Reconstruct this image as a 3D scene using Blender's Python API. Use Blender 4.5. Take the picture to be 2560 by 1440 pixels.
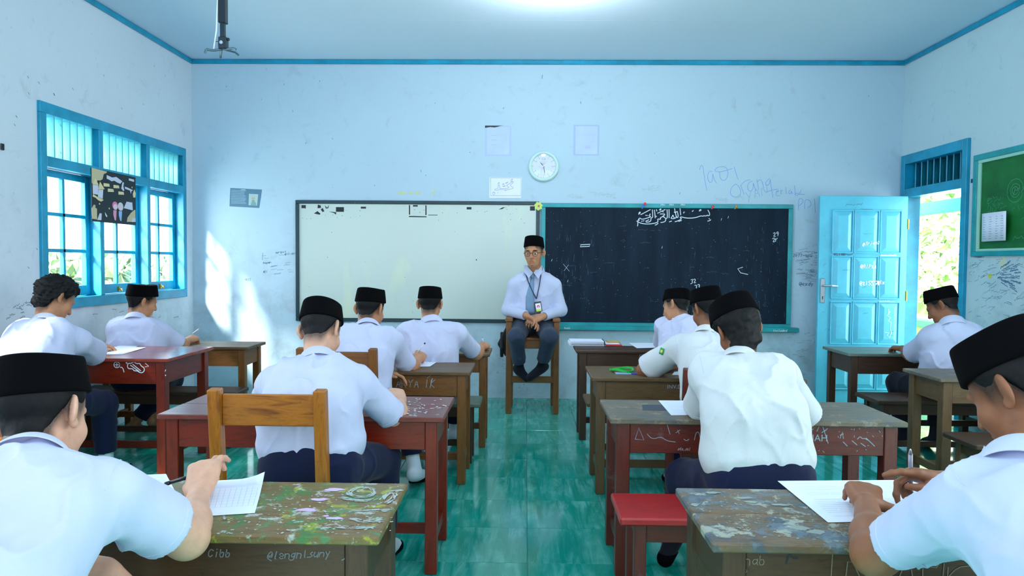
import bpy, bmesh, math, random
import numpy as np
from mathutils import Vector, Matrix
for o in list(bpy.data.objects): bpy.data.objects.remove(o)
SC = bpy.context.scene; COL = SC.collection
PI = math.pi
# ---------------------------------------------------------------- camera
F = 1738.0; CH = 1.315
YAW, PITCH, ROLL = math.atan(33/F), math.atan(65/F), 0.0078
_rx = np.array([[1,0,0],[0,math.cos(PITCH),math.sin(PITCH)],[0,-math.sin(PITCH),math.cos(PITCH)]])
_rz = np.array([[math.cos(YAW),-math.sin(YAW),0],[math.sin(YAW),math.cos(YAW),0],[0,0,1]])
_ry = np.array([[math.cos(ROLL),0,-math.sin(ROLL)],[0,1,0],[math.sin(ROLL),0,math.cos(ROLL)]])
CR = _rz @ _rx @ _ry
def _ray(px, py): return CR @ np.array([(px-1280)/F, 1, (720-py)/F])
def at(px, py, Y):            # surveyed photo point -> room point at depth Y
    d = _ray(px, py); return d*(Y/d[1]) + np.array([0,0,CH])
def onz(px, py, z):
    d = _ray(px, py); return d*((z-CH)/d[2]) + np.array([0,0,CH])
def onx(px, py, x):
    d = _ray(px, py); return d*(x/d[0]) + np.array([0,0,CH])
cam_d = bpy.data.cameras.new('camera'); cam = bpy.data.objects.new('camera', cam_d); COL.objects.link(cam)
cam_d.sensor_width = 36; cam_d.lens = 36*F/2560; cam_d.clip_start = .05
M = Matrix(((CR[0,0], CR[0,2], -CR[0,1]), (CR[1,0], CR[1,2], -CR[1,1]), (CR[2,0], CR[2,2], -CR[2,1])))
cam.matrix_world = Matrix.Translation((0,0,CH)) @ M.to_4x4()
SC.camera = cam
# ---------------------------------------------------------------- world, sun, lamps, exposure
W = bpy.data.worlds.new('world'); SC.world = W; W.use_nodes = True
W.node_tree.nodes['Background'].inputs[0].default_value = (.89, .93, 1, 1)
W.node_tree.nodes['Background'].inputs[1].default_value = 3.2
def lamp(name, typ, loc, energy, color=(1,1,1), direction=None, **kw):
    l = bpy.data.lights.new(name, typ); l.energy = energy; l.color = color
    for k, v in kw.items(): setattr(l, k, v)
    o = bpy.data.objects.new(name, l); COL.objects.link(o); o.location = loc
    if direction is not None: o.rotation_euler = Vector(direction).to_track_quat('-Z', 'Y').to_euler()
    return o
SUN_DIR = Vector((.5, 1, -.745))
lamp('sun', 'SUN', (-6,-6,8), 46, (1,.97,.9), SUN_DIR, angle=math.radians(11))
# daylight coming in through the side windows behind the camera and through window_1
lamp('daylight_left_windows', 'AREA', (-3.1,1.6,1.75), 42, (.90,.94,1), (1,.25,.0), shape='RECTANGLE', size=3.6, size_y=1.2)
lamp('daylight_right_windows', 'AREA', (3.45,1.2,1.75), 46, (.90,.94,1), (-1,.25,.0), shape='RECTANGLE', size=4.2, size_y=1.2)
lamp('rear_fill_light', 'AREA', (0,-2.0,1.9), 14, (.90,.95,1), (0,1,.05), shape='RECTANGLE', size=5.6, size_y=1.7)  # soft fill added behind the camera; no windows known there
lamp('daylight_window', 'AREA', (-3.5,5.5,1.65), 58, (.9,.97,1), (1,-.1,-.25), shape='RECTANGLE', size=1.9, size_y=1.1)
lamp('daylight_door', 'AREA', (3.8,6.1,1.1), 15, (.9,1,.95), (-1,-.2,-.1), shape='RECTANGLE', size=.7, size_y=1.8)
LAMPS = [(.2,4.75), (.2,1.2)]                      # the ceiling lamp near the boards, then an unseen one added as fill
for k, (lx_, ly_) in enumerate(LAMPS): lamp('ceiling_lamp_light', 'POINT', (lx_, ly_, 3.02), (38, 24)[k], (.90,.96,1), shadow_soft_size=.10)
SC.view_settings.view_transform = 'Standard'; SC.view_settings.look = 'None'
SC.view_settings.exposure = 0.2; SC.view_settings.gamma = 1; SC.view_settings.use_curve_mapping = False
SC.cycles.max_bounces = 8; SC.cycles.diffuse_bounces = 5; SC.cycles.glossy_bounces = 3
SC.cycles.transparent_max_bounces = 12; SC.cycles.caustics_reflective = False; SC.cycles.caustics_refractive = False
SC.cycles.sample_clamp_indirect = 6
SC.cycles.use_denoising = True
# ---------------------------------------------------------------- materials
def lin(r, g, b):
    def c(v):
        v /= 255.
        return v/12.92 if v <= .04045 else ((v+.055)/1.055)**2.4
    return (c(r), c(g), c(b), 1)
class NT:
    def __init__(s, name):
        s.m = bpy.data.materials.new(name); s.m.use_nodes = True
        s.t = s.m.node_tree; s.n = s.t.nodes; s.b = s.n['Principled BSDF']
    def N(s, typ, **kw):
        n = s.n.new(typ)
        for k, v in kw.items():
            if k.startswith('i_'):
                k = k[2:]; n.inputs[int(k) if k.isdigit() else k.replace('_',' ')].default_value = v
            else: setattr(n, k, v)
        return n
    def L(s, a, b): s.t.links.new(a, b)
    def coord(s, scale=(1,1,1), rnd=False, out='Object'):
        tc = s.N('ShaderNodeTexCoord'); mp = s.N('ShaderNodeMapping'); mp.inputs['Scale'].default_value = scale
        s.L(tc.outputs[out], mp.inputs[0])
        if rnd:
            oi = s.N('ShaderNodeObjectInfo'); m = s.N('ShaderNodeVectorMath', operation='SCALE')
            cx = s.N('ShaderNodeCombineXYZ'); 
            mu = s.N('ShaderNodeMath', operation='MULTIPLY', i_1=37.0); mv = s.N('ShaderNodeMath', operation='MULTIPLY', i_1=91.0)
            s.L(oi.outputs['Random'], mu.inputs[0]); s.L(oi.outputs['Random'], mv.inputs[0])
            s.L(mu.outputs[0], cx.inputs[0]); s.L(mv.outputs[0], cx.inputs[1]); s.L(mv.outputs[0], cx.inputs[2])
            s.L(cx.outputs[0], mp.inputs['Location'])
        return mp.outputs[0]
    def noise(s, vec, scale, detail=4, rough=.55, dist=0):
        n = s.N('ShaderNodeTexNoise'); n.inputs['Scale'].default_value = scale; n.inputs['Detail'].default_value = detail
        n.inputs['Roughness'].default_value = rough; n.inputs['Distortion'].default_value = dist
        s.L(vec, n.inputs['Vector']); return n.outputs['Fac']
    def ramp(s, fac, stops):
        r = s.N('ShaderNodeValToRGB'); e = r.color_ramp.elements
        while len(e) < len(stops): e.new(.5)
        for el, (p, c) in zip(e, stops):
            el.position = p; el.color = c if isinstance(c, (tuple, list)) else (c, c, c, 1)
        s.L(fac, r.inputs[0]); return r.outputs[0]
    def mix(s, fac, a, b, mode='MIX'):
        m = s.N('ShaderNodeMix', data_type='RGBA', blend_type=mode)
        for sock, v in ((m.inputs[0], fac), (m.inputs[6], a), (m.inputs[7], b)):
            if hasattr(v, 'links') or isinstance(v, bpy.types.NodeSocket): s.L(v, sock)
            else: sock.default_value = v
        return m.outputs[2]
    def bump(s, h, strength=.3, dist=.002):
        b = s.N('ShaderNodeBump'); b.inputs['Strength'].default_value = strength; b.inputs['Distance'].default_value = dist
        s.L(h, b.inputs['Height']); s.L(b.outputs[0], s.b.inputs['Normal'])
    def done(s, col=None, rough=.5, spec=.5, metal=0):
        if col is not None:
            if isinstance(col, bpy.types.NodeSocket): s.L(col, s.b.inputs['Base Color'])
            else: s.b.inputs['Base Color'].default_value = col
        if isinstance(rough, bpy.types.NodeSocket): s.L(rough, s.b.inputs['Roughness'])
        else: s.b.inputs['Roughness'].default_value = rough
        s.b.inputs['Specular IOR Level'].default_value = spec; s.b.inputs['Metallic'].default_value = metal
        return s.m
def plain(name, col, rough=.5, spec=.5, metal=0, var=.0, vs=8):
    t = NT(name)
    if var:
        f = t.noise(t.coord(), vs, 5)
        dark = tuple(c*(1-var) for c in col[:3])+(1,); lite = tuple(min(1, c*(1+var)) for c in col[:3])+(1,)
        return t.done(t.ramp(f, [(.3, dark), (.7, lite)]), rough, spec, metal)
    return t.done(col, rough, spec, metal)
def wall_mat(name, base, dirt, amount=.5, zdirt=True):
    t = NT(name); c = t.coord(out='Object')
    f1 = t.noise(c, 1.3, 6, .6); f2 = t.noise(c, 7, 5, .7, .6); f3 = t.noise(c, 38, 3, .6)
    col = t.mix(t.ramp(f1, [(.35, 0), (.7, .35*amount)]), base, tuple(x*.82 for x in base[:3])+(1,))
    col = t.mix(t.ramp(f2, [(.58, 0), (.74, .5*amount)]), col, dirt)
    col = t.mix(t.ramp(f3, [(.69, 0), (.74, .4*amount)]), col, tuple(x*.45 for x in dirt[:3])+(1,))
    if zdirt:
        sx = t.N('ShaderNodeSeparateXYZ'); t.L(c, sx.inputs[0])
        mr = t.N('ShaderNodeMapRange', i_1=2.0, i_2=.5, i_3=0., i_4=1.); t.L(sx.outputs[2], mr.inputs[0])
        mm = t.N('ShaderNodeMath', operation='MULTIPLY'); t.L(mr.outputs[0], mm.inputs[0])
        t.L(t.ramp(t.noise(c, 3.2, 6, .72, .4), [(.46, 0), (.68, .6)]), mm.inputs[1])
        col = t.mix(mm.outputs[0], col, dirt)
    t.bump(t.noise(c, 60, 4, .6), .12, .003)
    return t.done(col, .75, .25)
def paint_mat(name, col, wear=.3, rough=.38, var=.25):
    t = NT(name); c = t.coord()
    f = t.noise(c, 5, 5, .6); w = t.noise(c, 46, 4, .65)
    k = t.ramp(f, [(.3, tuple(x*(1-var) for x in col[:3])+(1,)), (.72, tuple(min(1,x*(1+var)) for x in col[:3])+(1,))])
    k = t.mix(t.ramp(w, [(.66, 0), (.72, wear)]), k, lin(150,190,200))
    t.bump(t.noise(t.coord((1,1,.2)), 40, 3), .12, .002)
    return t.done(k, rough, .5)
def wood_mat(name, c1, c2, worn=None, worn_amt=.4, rough=.45, spots=None, grain=(2,16,16), spot_amt=.5, sth=.60):
    """grain runs along object x; worn = colour of rubbed-off areas; spots = list of paint colours"""
    t = NT(name); c = t.coord(grain, True); c2v = t.coord((1,1,1), True)
    g = t.noise(c, 3.0, 6, .62, .8)
    col = t.ramp(g, [(.28, c1), (.5, c2), (.72, tuple(x*.8 for x in c1[:3])+(1,))])
    if worn is not None:
        w = t.noise(t.coord((1.2,3,3), True), 4.2, 7, .72)
        col = t.mix(t.ramp(w, [(.46, 0), (.66, worn_amt)]), col, worn)
    for i, sp in enumerate(spots or []):
        vv = t.N('ShaderNodeVectorMath', operation='ADD'); vv.inputs[1].default_value = (i*7.3, i*3.1, i*5.7); t.L(c2v, vv.inputs[0])
        f = t.noise(vv.outputs[0], 8+4*i, 8, .72, .3)
        col = t.mix(t.ramp(f, [(sth, 0), (sth+.05, spot_amt)]), col, sp)
    d = t.noise(c2v, 55, 4, .7)
    col = t.mix(t.ramp(d, [(.62, 0), (.72, .5)]), col, tuple(x*.35 for x in c1[:3])+(1,))
    t.bump(g, .22, .003)
    return t.done(col, rough, .5)
MT = {}
MT['wall_back'] = wall_mat('wall_paint_back', lin(184,210,226), lin(150,160,165), .6)
MT['wall_left'] = wall_mat('wall_paint_left', lin(208,220,230), lin(160,170,186), .7)
MT['wall_right'] = wall_mat('wall_paint_right', lin(190,216,224), lin(120,165,175), .7)
MT['ceiling'] = wall_mat('ceiling_paint', lin(208,224,240), lin(170,195,225), .3, False)
MT['teal'] = paint_mat('teal_paint', lin(8,146,182), .25)
MT['teal_dark'] = paint_mat('dark_teal_paint', lin(10,120,140), .3)
MT['board_teal'] = paint_mat('board_frame_teal', lin(16,148,156), .35)
MT['door'] = paint_mat('door_blue', lin(92,192,220), .12, .35, .12)
MT['mint'] = paint_mat('mint_paint', lin(96,196,204), .1, .5, .1)
MT['dkframe'] = paint_mat('dark_green_frame', lin(10,52,62), .2, .4)
t = NT('floor_tile'); c = t.coord((9,1.1,1), True); g = t.noise(c, 2.2, 7, .68, .7); g2 = t.noise(t.coord((1,1,1), True), 3.2, 5, .6, .5)
mm = t.N('ShaderNodeMath', operation='MULTIPLY'); t.L(t.ramp(g, [(.42,0),(.68,1)]), mm.inputs[0]); t.L(t.ramp(g2, [(.4,.12),(.66,.85)]), mm.inputs[1])
MT['tile'] = t.done(t.mix(mm.outputs[0], t.mix(g, lin(0,128,112), lin(0,158,142)), lin(120,205,196)), .09, .5)
MT['grout'] = plain('grout', lin(70,110,110), .8)
t = NT('whiteboard'); c = t.coord((1,1,.35)); f = t.noise(c, 3.2, 5, .6, .3)
MT['whiteboard'] = t.done(t.mix(t.ramp(f, [(.58,0),(.72,.5)]), lin(194,210,204), lin(214,226,192)), .25, .5)
t = NT('blackboard'); f = t.noise(t.coord((3,3,.6)), 2.4, 7, .7); f2 = t.noise(t.coord(), 46, 4, .65); f3 = t.noise(t.coord((9,9,.9)), 3.3, 5, .7)
k = t.mix(t.ramp(f, [(.42,0),(.78,.5)]), lin(8,26,42), lin(34,58,80))
k = t.mix(t.ramp(f3, [(.64,0),(.82,.4)]), k, lin(84,104,124))
MT['blackboard'] = t.done(t.mix(t.ramp(f2, [(.71,0),(.75,.55)]), k, lin(120,140,152)), .7, .2)
t = NT('greenboard'); f = t.noise(t.coord((1,1,2)), 2.8, 5, .6)
MT['greenboard'] = t.done(t.ramp(f, [(.3, lin(4,78,28)), (.7, lin(12,118,50))]), .55, .4)
MT['paper'] = plain('paper', lin(228,234,250), .7, .2, 0, .02)
MT['paper_blue'] = plain('old_paper', lin(190,208,236), .8, .2, 0, .05)
MT['ink'] = plain('ink', lin(90,105,140), .8)
MT['ink_faint'] = plain('faint_print', lin(160,172,200), .8)
MT['black'] = plain('black_plastic', lin(10,14,18), .35)
MT['dark'] = plain('dark_print', lin(14,32,40), .6)
MT['chalk'] = plain('chalk', lin(214,228,240), .9)
MT['chalk_dim'] = plain('smudged_chalk', lin(78,104,124), .9)
MT['marker_blue'] = plain('blue_wall_crayon', lin(120,168,224), .9)
MT['marker_dark'] = plain('dark_wall_marker', lin(70,98,122), .9)
MT['marker_white'] = plain('white_correction_fluid', lin(236,244,252), .7)
MT['marker_grey'] = plain('grey_correction_fluid', lin(150,165,178), .8)
MT['pencil'] = plain('pencil_grey', lin(120,150,180), .9)
MT['yellow'] = plain('yellow_ink', lin(214,220,120), .8)
MT['flower'] = plain('flower_paper', lin(196,226,120), .7)
MT['red'] = plain('red_plastic', lin(230,60,66), .4)
MT['bluep'] = plain('blue_plastic', lin(50,130,215), .4)
MT['orange'] = plain('orange_plastic', lin(206,138,40), .4)
MT['steel'] = plain('steel', lin(190,200,210), .3, .5, .85)
MT['brass'] = plain('brass', lin(190,150,60), .35, .5, .8)
MT['lime'] = plain('lime_wall_paint', lin(178,222,110), .7)
MT['greencap'] = plain('green_cap_paint', lin(84,190,130), .6)
MT['fascia'] = plain('fascia_green', lin(50,190,150), .6)
MT['white'] = plain('white_paint', lin(225,232,240), .6)
MT['concrete'] = plain('outdoor_concrete', lin(170,175,170), .85, .3, 0, .1)
for n, c in (('leaf_a', (176,205,150)), ('leaf_b', (204,222,182)), ('leaf_c', (120,160,96))):  # leaf greens bleached: overexposed sunlight put into the colour
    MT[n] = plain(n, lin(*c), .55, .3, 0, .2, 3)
t = NT('glass'); t.b.inputs['Base Color'].default_value = (1,1,1,1)
out = t.n['Material Output']; tr = t.N('ShaderNodeBsdfTransparent'); gl = t.N('ShaderNodeBsdfGlossy'); gl.inputs['Roughness'].default_value = .03
fr = t.N('ShaderNodeFresnel'); fr.inputs[0].default_value = 1.45; ms = t.N('ShaderNodeMixShader')
ge = t.N('ShaderNodeNewGeometry'); bf = t.N('ShaderNodeMath', operation='SUBTRACT', i_0=1.0); t.L(ge.outputs['Backfacing'], bf.inputs[1]); bm_ = t.N('ShaderNodeMath', operation='MULTIPLY'); t.L(fr.outputs[0], bm_.inputs[0]); t.L(bf.outputs[0], bm_.inputs[1]); t.L(bm_.outputs[0], ms.inputs[0]); t.L(tr.outputs[0], ms.inputs[1]); t.L(gl.outputs[0], ms.inputs[2]); t.L(ms.outputs[0], out.inputs[0])
MT['glass'] = t.m
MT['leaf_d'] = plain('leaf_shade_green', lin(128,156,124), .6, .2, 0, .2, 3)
BR = lambda *a: lin(*a)
MT['wood_brown'] = wood_mat('desk_wood_brown', lin(96,54,14), lin(124,76,24), lin(116,88,52), .25)
MT['wood_mid'] = wood_mat('desk_wood_mid', lin(76,54,28), lin(100,74,42), lin(116,98,72), .3)
MT['wood_dark'] = wood_mat('desk_wood_dark', lin(46,26,13), lin(68,40,21), lin(80,60,42), .22)
MT['wood_red'] = wood_mat('desk_wood_red', lin(96,20,6), lin(124,34,8), lin(60,18,10), .3, .3)
MT['wood_redtop'] = wood_mat('desk_top_red', lin(96,30,20), lin(116,48,36), lin(140,112,110), .3, .3)
MT['wood_maroon'] = wood_mat('desk_wood_maroon', lin(74,22,16), lin(100,36,24), lin(60,30,24), .3, .4, [lin(130,120,120)], spot_amt=.25)
MT['wood_orange'] = wood_mat('chair_wood_orange', lin(122,66,12), lin(170,104,26), lin(110,70,30), .2, .35)
MT['wood_grey'] = wood_mat('top_weathered', lin(78,68,54), lin(112,100,82), lin(78,96,98), .5, .5, [lin(70,84,96), lin(150,140,120)], spot_amt=.6, sth=.56)
MT['wood_greytop2'] = wood_mat('top_weathered_stained', lin(84,66,44), lin(116,92,62), lin(70,86,88), .75, .42, [lin(60,80,96), lin(170,176,160), lin(96,112,124)], spot_amt=.75, sth=.53)
MT['wood_paint'] = wood_mat('top_paint_splashed', lin(98,74,44), lin(126,100,62), lin(84,108,48), .45, .42, [lin(44,124,66), lin(168,170,48), lin(66,140,92), lin(186,196,190)], spot_amt=.72, sth=.56)
MT['wood_greytop3'] = wood_mat('top_greenish_grey', lin(78,92,84), lin(104,118,108), lin(120,140,132), .4, .4)
MT['red_paint'] = wood_mat('red_seat_paint', lin(150,18,24), lin(170,28,32), lin(120,50,46), .3, .3)

MT['wood_front'] = wood_mat('desk_wood_front', lin(50,32,14), lin(70,47,24), lin(92,74,52), .2)

MT['marker_dim'] = plain('dim_correction_fluid', lin(112,116,116), .8)
# ---------------------------------------------------------------- mesh helpers
def link(name, me, mat, parent=None, kind=None, smooth=False):
    o = bpy.data.objects.new(name, me); COL.objects.link(o)
    if mat is not None and not me.materials: me.materials.append(MT[mat] if isinstance(mat, str) else mat)
    if parent is not None: o.parent = parent
    if kind: o['kind'] = kind
    if smooth: me.polygons.foreach_set('use_smooth', [True]*len(me.polygons))
    return o
def thing(name, label, cat, loc=(0,0,0), group=None, rz=0):
    o = bpy.data.objects.new(name, None); COL.objects.link(o); o.location = loc; o.rotation_euler[2] = rz
    o.empty_display_size = .05
    o['label'] = label; o['category'] = cat
    if group: o['group'] = group
    return o
def tag(o, label, cat, group=None):
    o['label'] = label; o['category'] = cat
    if group: o['group'] = group
    return o
def structure(name, loc=(0,0,0)):
    o = bpy.data.objects.new(name, None); COL.objects.link(o); o.location = loc; o['kind'] = 'structure'; return o
STUFF = set('white_writing chalk_writing wiped_chalk white_paint pen_writing wall_chips smudges tape_residue print small_print ink_outline hour_marks correction_fluid paint_marks blue_writing grey_writing yellow_writing frame_writing ledge_writing scratched_writing dark_writing faint_print heading portrait_features'.split())
class MB:
    def __init__(s): s.v = []; s.f = []
    def add(s, vs, fs):
        n = len(s.v); s.v += [tuple(float(c) for c in v) for v in vs]; s.f += [tuple(i+n for i in f) for f in fs]; return s
    def box(s, x0, x1, y0, y1, z0, z1):
        return s.add([(x0,y0,z0),(x1,y0,z0),(x1,y1,z0),(x0,y1,z0),(x0,y0,z1),(x1,y0,z1),(x1,y1,z1),(x0,y1,z1)],
                     [(0,3,2,1),(4,5,6,7),(0,1,5,4),(1,2,6,5),(2,3,7,6),(3,0,4,7)])
    def tube(s, pts, r, n=8, cap=True):
        pts = [Vector(p) for p in pts]; rs = r if isinstance(r, (list, tuple)) else [r]*len(pts); rings = []; up = None
        for i, p in enumerate(pts):
            t = (pts[min(i+1, len(pts)-1)]-pts[max(i-1, 0)]).normalized()
            if up is None: up = t.orthogonal().normalized()
            up = (up - t*up.dot(t)); up = up.normalized() if up.length > 1e-6 else t.orthogonal().normalized()
            w = t.cross(up); rings.append([p + (up*math.cos(a)+w*math.sin(a))*rs[i] for a in [2*PI*k/n for k in range(n)]])
        vs = [v for rg in rings for v in rg]; fs = []
        for i in range(len(pts)-1):
            for k in range(n): fs.append((i*n+k, i*n+(k+1)%n, (i+1)*n+(k+1)%n, (i+1)*n+k))
        if cap: fs += [tuple(range(n-1,-1,-1)), tuple((len(pts)-1)*n+k for k in range(n))]
        return s.add(vs, fs)
    def rings(s, rings, cap0=True, cap1=True):
        n = len(rings[0]); vs = [v for r in rings for v in r]; fs = []
        for i in range(len(rings)-1):
            for k in range(n): fs.append((i*n+k, i*n+(k+1)%n, (i+1)*n+(k+1)%n, (i+1)*n+k))
        if cap0: fs.append(tuple(range(n-1,-1,-1)))
        if cap1: fs.append(tuple((len(rings)-1)*n+k for k in range(n)))
        return s.add(vs, fs)
    def prism(s, poly, o, u, v, n, t):
        """polygon poly [(a,b)] in plane o+a*u+b*v, thickness t along n"""
        o, u, v, n = map(Vector, (o,u,v,n)); k = len(poly)
        b = [o+u*a+v*c for a, c in poly]; tp = [p+n*t for p in b]
        return s.add(b+tp, [tuple(range(k-1,-1,-1)), tuple(range(k,2*k))]+[(i,(i+1)%k,k+(i+1)%k,k+i) for i in range(k)])
    def disc(s, c, r, o, u, v, n, t, seg=20, ry=None):
        return s.prism([(c[0]+r*math.cos(2*PI*i/seg), c[1]+(ry or r)*math.sin(2*PI*i/seg)) for i in range(seg)], o, u, v, n, t)
    def ribbon(s, pl, w, o, u, v, n=None):
        """flat pen stroke along polyline pl in plane o,u,v"""
        o, u, v = Vector(o), Vector(u), Vector(v); s.k = getattr(s, 'k', 0)+1; o = o+u.cross(v)*(.00003*(s.k % 37)); pl = [Vector((a, b)) for a, b in pl]
        if len(pl) == 1: pl = [pl[0], pl[0]+Vector((w,0))]
        L = []; R_ = []
        for i, p in enumerate(pl):
            d = pl[min(i+1,len(pl)-1)]-pl[max(i-1,0)]
            d = d.normalized() if d.length > 1e-9 else Vector((1,0))
            nn = Vector((-d.y, d.x))*w/2
            if i == 0: p = p - d*w*.4
            if i == len(pl)-1: p = p + d*w*.4
            L.append(o+u*(p+nn).x+v*(p+nn).y); R_.append(o+u*(p-nn).x+v*(p-nn).y)
        k = len(pl)
        return s.add(L+R_, [(i, k+i, k+i+1, i+1) for i in range(k-1)])
    def build(s, name, mat, parent=None, bevel=0, kind=None, smooth=False, seg=1):
        if name in STUFF: kind = 'stuff'
        me = bpy.data.meshes.new(name); me.from_pydata(s.v, [], s.f)
        bm = bmesh.new(); bm.from_mesh(me)
        if bevel: bmesh.ops.bevel(bm, geom=bm.edges[:], offset=bevel, segments=seg, affect='EDGES', clamp_overlap=True)
        bmesh.ops.recalc_face_normals(bm, faces=bm.faces[:]); bm.to_mesh(me); bm.free()
        return link(name, me, mat, parent, kind, smooth)
_plank_cache = {}
def plank(name, mat, parent, p0, p1, w, t, up=(0,0,1), bevel=.004, taper=None, share=True):
    """board from p0 to p1 (centre line), width w across, thickness t along up; wood grain follows the board"""
    p0, p1, up = Vector(p0), Vector(p1), Vector(up); d = p1-p0; L = d.length; x = d.normalized()
    z = (up - x*up.dot(x)).normalized(); y = z.cross(x)
    key = (round(L,3), round(w,3), round(t,3), bevel, str(mat), taper)
    me = _plank_cache.get(key) if share else None
    if me is None:
        m = MB(); a, b = w/2, t/2; c, e = (a*taper, b*taper) if taper else (a, b)
        m.add([(0,-a,-b),(0,a,-b),(0,a,b),(0,-a,b),(L,-c,-e),(L,c,-e),(L,c,e),(L,-c,e)], [(0,1,2,3),(7,6,5,4),(0,4,5,1),(1,5,6,2),(2,6,7,3),(3,7,4,0)])
        o = m.build(name, mat, parent, bevel); _plank_cache[key] = o.data
    else: o = link(name, me, None, parent)
    o.matrix_local = Matrix.Translation(p0) @ Matrix((x, y, z)).transposed().to_4x4()
    return o
# single-stroke hand lettering: x 0-4, y 0-8 with the baseline at 2
GL = {'A':'02 28 42|14 34','B':'02 08 38 36 05 35 42 32 02','C':'47 28 06 03 22 43','D':'02 08 28 46 44 22 02','E':'48 08 02 42|05 35','F':'48 08 02|05 35',
'G':'47 28 06 03 22 43 45 25','H':'02 08|42 48|05 45','I':'22 28','J':'18 48|38 33 12 03','K':'02 08|48 05 42','L':'08 02 42','M':'02 08 25 48 42','N':'02 08 42 48','O':'22 04 06 28 46 44 22',
'P':'02 08 38 46 35 05','Q':'22 04 06 28 46 44 22|33 51','R':'02 08 38 46 35 05|25 42','S':'47 28 07 05 45 43 22 03','T':'08 48|28 22','U':'08 03 22 43 48','V':'08 22 48','W':'08 12 26 32 48','X':'02 48|08 42','Y':'08 25 48|25 22','Z':'08 48 02 42',
'a':'45 26 04 22 44|46 43 52','b':'08 02 32 44 36 05','c':'45 26 04 22 43','d':'48 42|44 26 04 22 43','e':'04 44 36 16 04 22 42','f':'48 37 22|05 45','g':'45 26 04 23 44|46 41 20 01','h':'08 02|05 26 45 42','i':'26 22|28 28','j':'36 31 10|38 38','k':'08 02|46 04 42','l':'28 22 32',
'm':'02 06 16 24 22|25 36 46 42','n':'02 06|05 26 45 42','o':'22 04 26 44 22','p':'00 06|05 36 44 22 03','q':'40 46|45 26 04 22 43','r':'02 06|04 26 46','s':'46 15 44 32 02','t':'28 23 42|06 46','u':'06 03 22 44 46|44 42','v':'06 22 46','w':'06 12 25 32 46','x':'02 46|06 42','y':'06 23|46 10','z':'06 46 02 42',
'0':'22 04 06 28 46 44 22','1':'17 28 22','2':'07 28 46 02 42','3':'08 38 46 25 44 32 02','4':'38 04 44|36 32','5':'48 08 05 35 43 22 02','6':'38 05 03 22 43 35 04','7':'08 48 12','8':'25 07 28 47 25 03 22 43 25','9':'44 25 07 38 46 32','@':'34 25 14 23 34 36|34 43 46 28 06 03 22 41','.':'22 22','_':'01 41','*':'15 46|16 45|37 24',' ':'','-':'04 44','<':'46 04 42',',':'22 11','!':'28 24|22 22','+':'05 45|27 23'}
def lettering(m, text, x, y, h, w, o, u, v, jit=.04, slant=.12, rot=0, rnd=None, space=1.45):
    rnd = rnd or random.Random(sum(map(ord, text)) % 999); s = h/6.; cx = 0; cr, sr = math.cos(rot), math.sin(rot)
    for ch in text:
        g = GL.get(ch, '')
        for st in g.split('|'):
            pl = []
            for q in st.split():
                a = cx+int(q[0])*s*.8; b = (int(q[1])-2)*s; a += b*slant + rnd.uniform(-jit,jit)*h; b += rnd.uniform(-jit,jit)*h
                pl.append((x+a*cr-b*sr, y+a*sr+b*cr))
            if pl:
                if len(pl) > 2:      # round the corners a little
                    q2 = [pl[0]]
                    for i in range(1, len(pl)-1):
                        p, c, n_ = pl[i-1], pl[i], pl[i+1]
                        q2 += [(c[0]+(p[0]-c[0])*.25, c[1]+(p[1]-c[1])*.25), (c[0]+(n_[0]-c[0])*.25, c[1]+(n_[1]-c[1])*.25)]
                    pl = q2+[pl[-1]]
                m.ribbon(pl, w, o, u, v)
        cx += s*4*.8*space if ch != ' ' else s*3
    return cx
def chaikin(pl):
    q = [pl[0]]
    for (a, b), (c, d) in zip(pl, pl[1:]): q += [(a*.7+c*.3, b*.7+d*.3), (a*.3+c*.7, b*.3+d*.7)]
    return q+[pl[-1]]
def sm(pl): return chaikin(chaikin(pl)) if len(pl) > 2 else pl
def brush(m, pl, w, o, u, v, rnd, dens=26, part=.32):
    """a dry, broken paint stroke"""
    pl = sm(pl); seg = [math.dist(a, b) for a, b in zip(pl, pl[1:])]; L = sum(seg)
    for _ in range(max(6, int(dens*L/.1))):
        t = rnd.uniform(0, L); i = 0
        while i < len(seg)-1 and t > seg[i]: t -= seg[i]; i += 1
        a, b = pl[i], pl[i+1]; dl = max(seg[i], 1e-6); d = ((b[0]-a[0])/dl, (b[1]-a[1])/dl); q = rnd.uniform(-.5,.5)*w; l = rnd.uniform(.006,.02)
        x, y = a[0]+d[0]*t-d[1]*q, a[1]+d[1]*t+d[0]*q; m.ribbon([(x-d[0]*l/2, y-d[1]*l/2), (x, y+rnd.uniform(-.001,.001)), (x+d[0]*l/2, y+d[1]*l/2)], w*part*rnd.uniform(.4,1.2), o, u, v)
def scrawl(m, x, y, w, h, th, o, u, v, rnd, rot=0):
    """an illegible scribbled word"""
    n = max(4, int(w/h*rnd.uniform(1.8,3.2))); cr, sr = math.cos(rot), math.sin(rot); pl = []
    for i in range(n):
        a = w*i/(n-1)+rnd.uniform(-.2,.2)*h; b = rnd.uniform(0,1)*h if i % 2 else rnd.uniform(-.3,.4)*h
        pl.append((x+a*cr-b*sr, y+a*sr+b*cr))
        if rnd.random() < .22 and len(pl) > 1:
            m.ribbon(chaikin(pl), th, o, u, v); pl = []
    if len(pl) > 1: m.ribbon(chaikin(pl), th, o, u, v)
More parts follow.
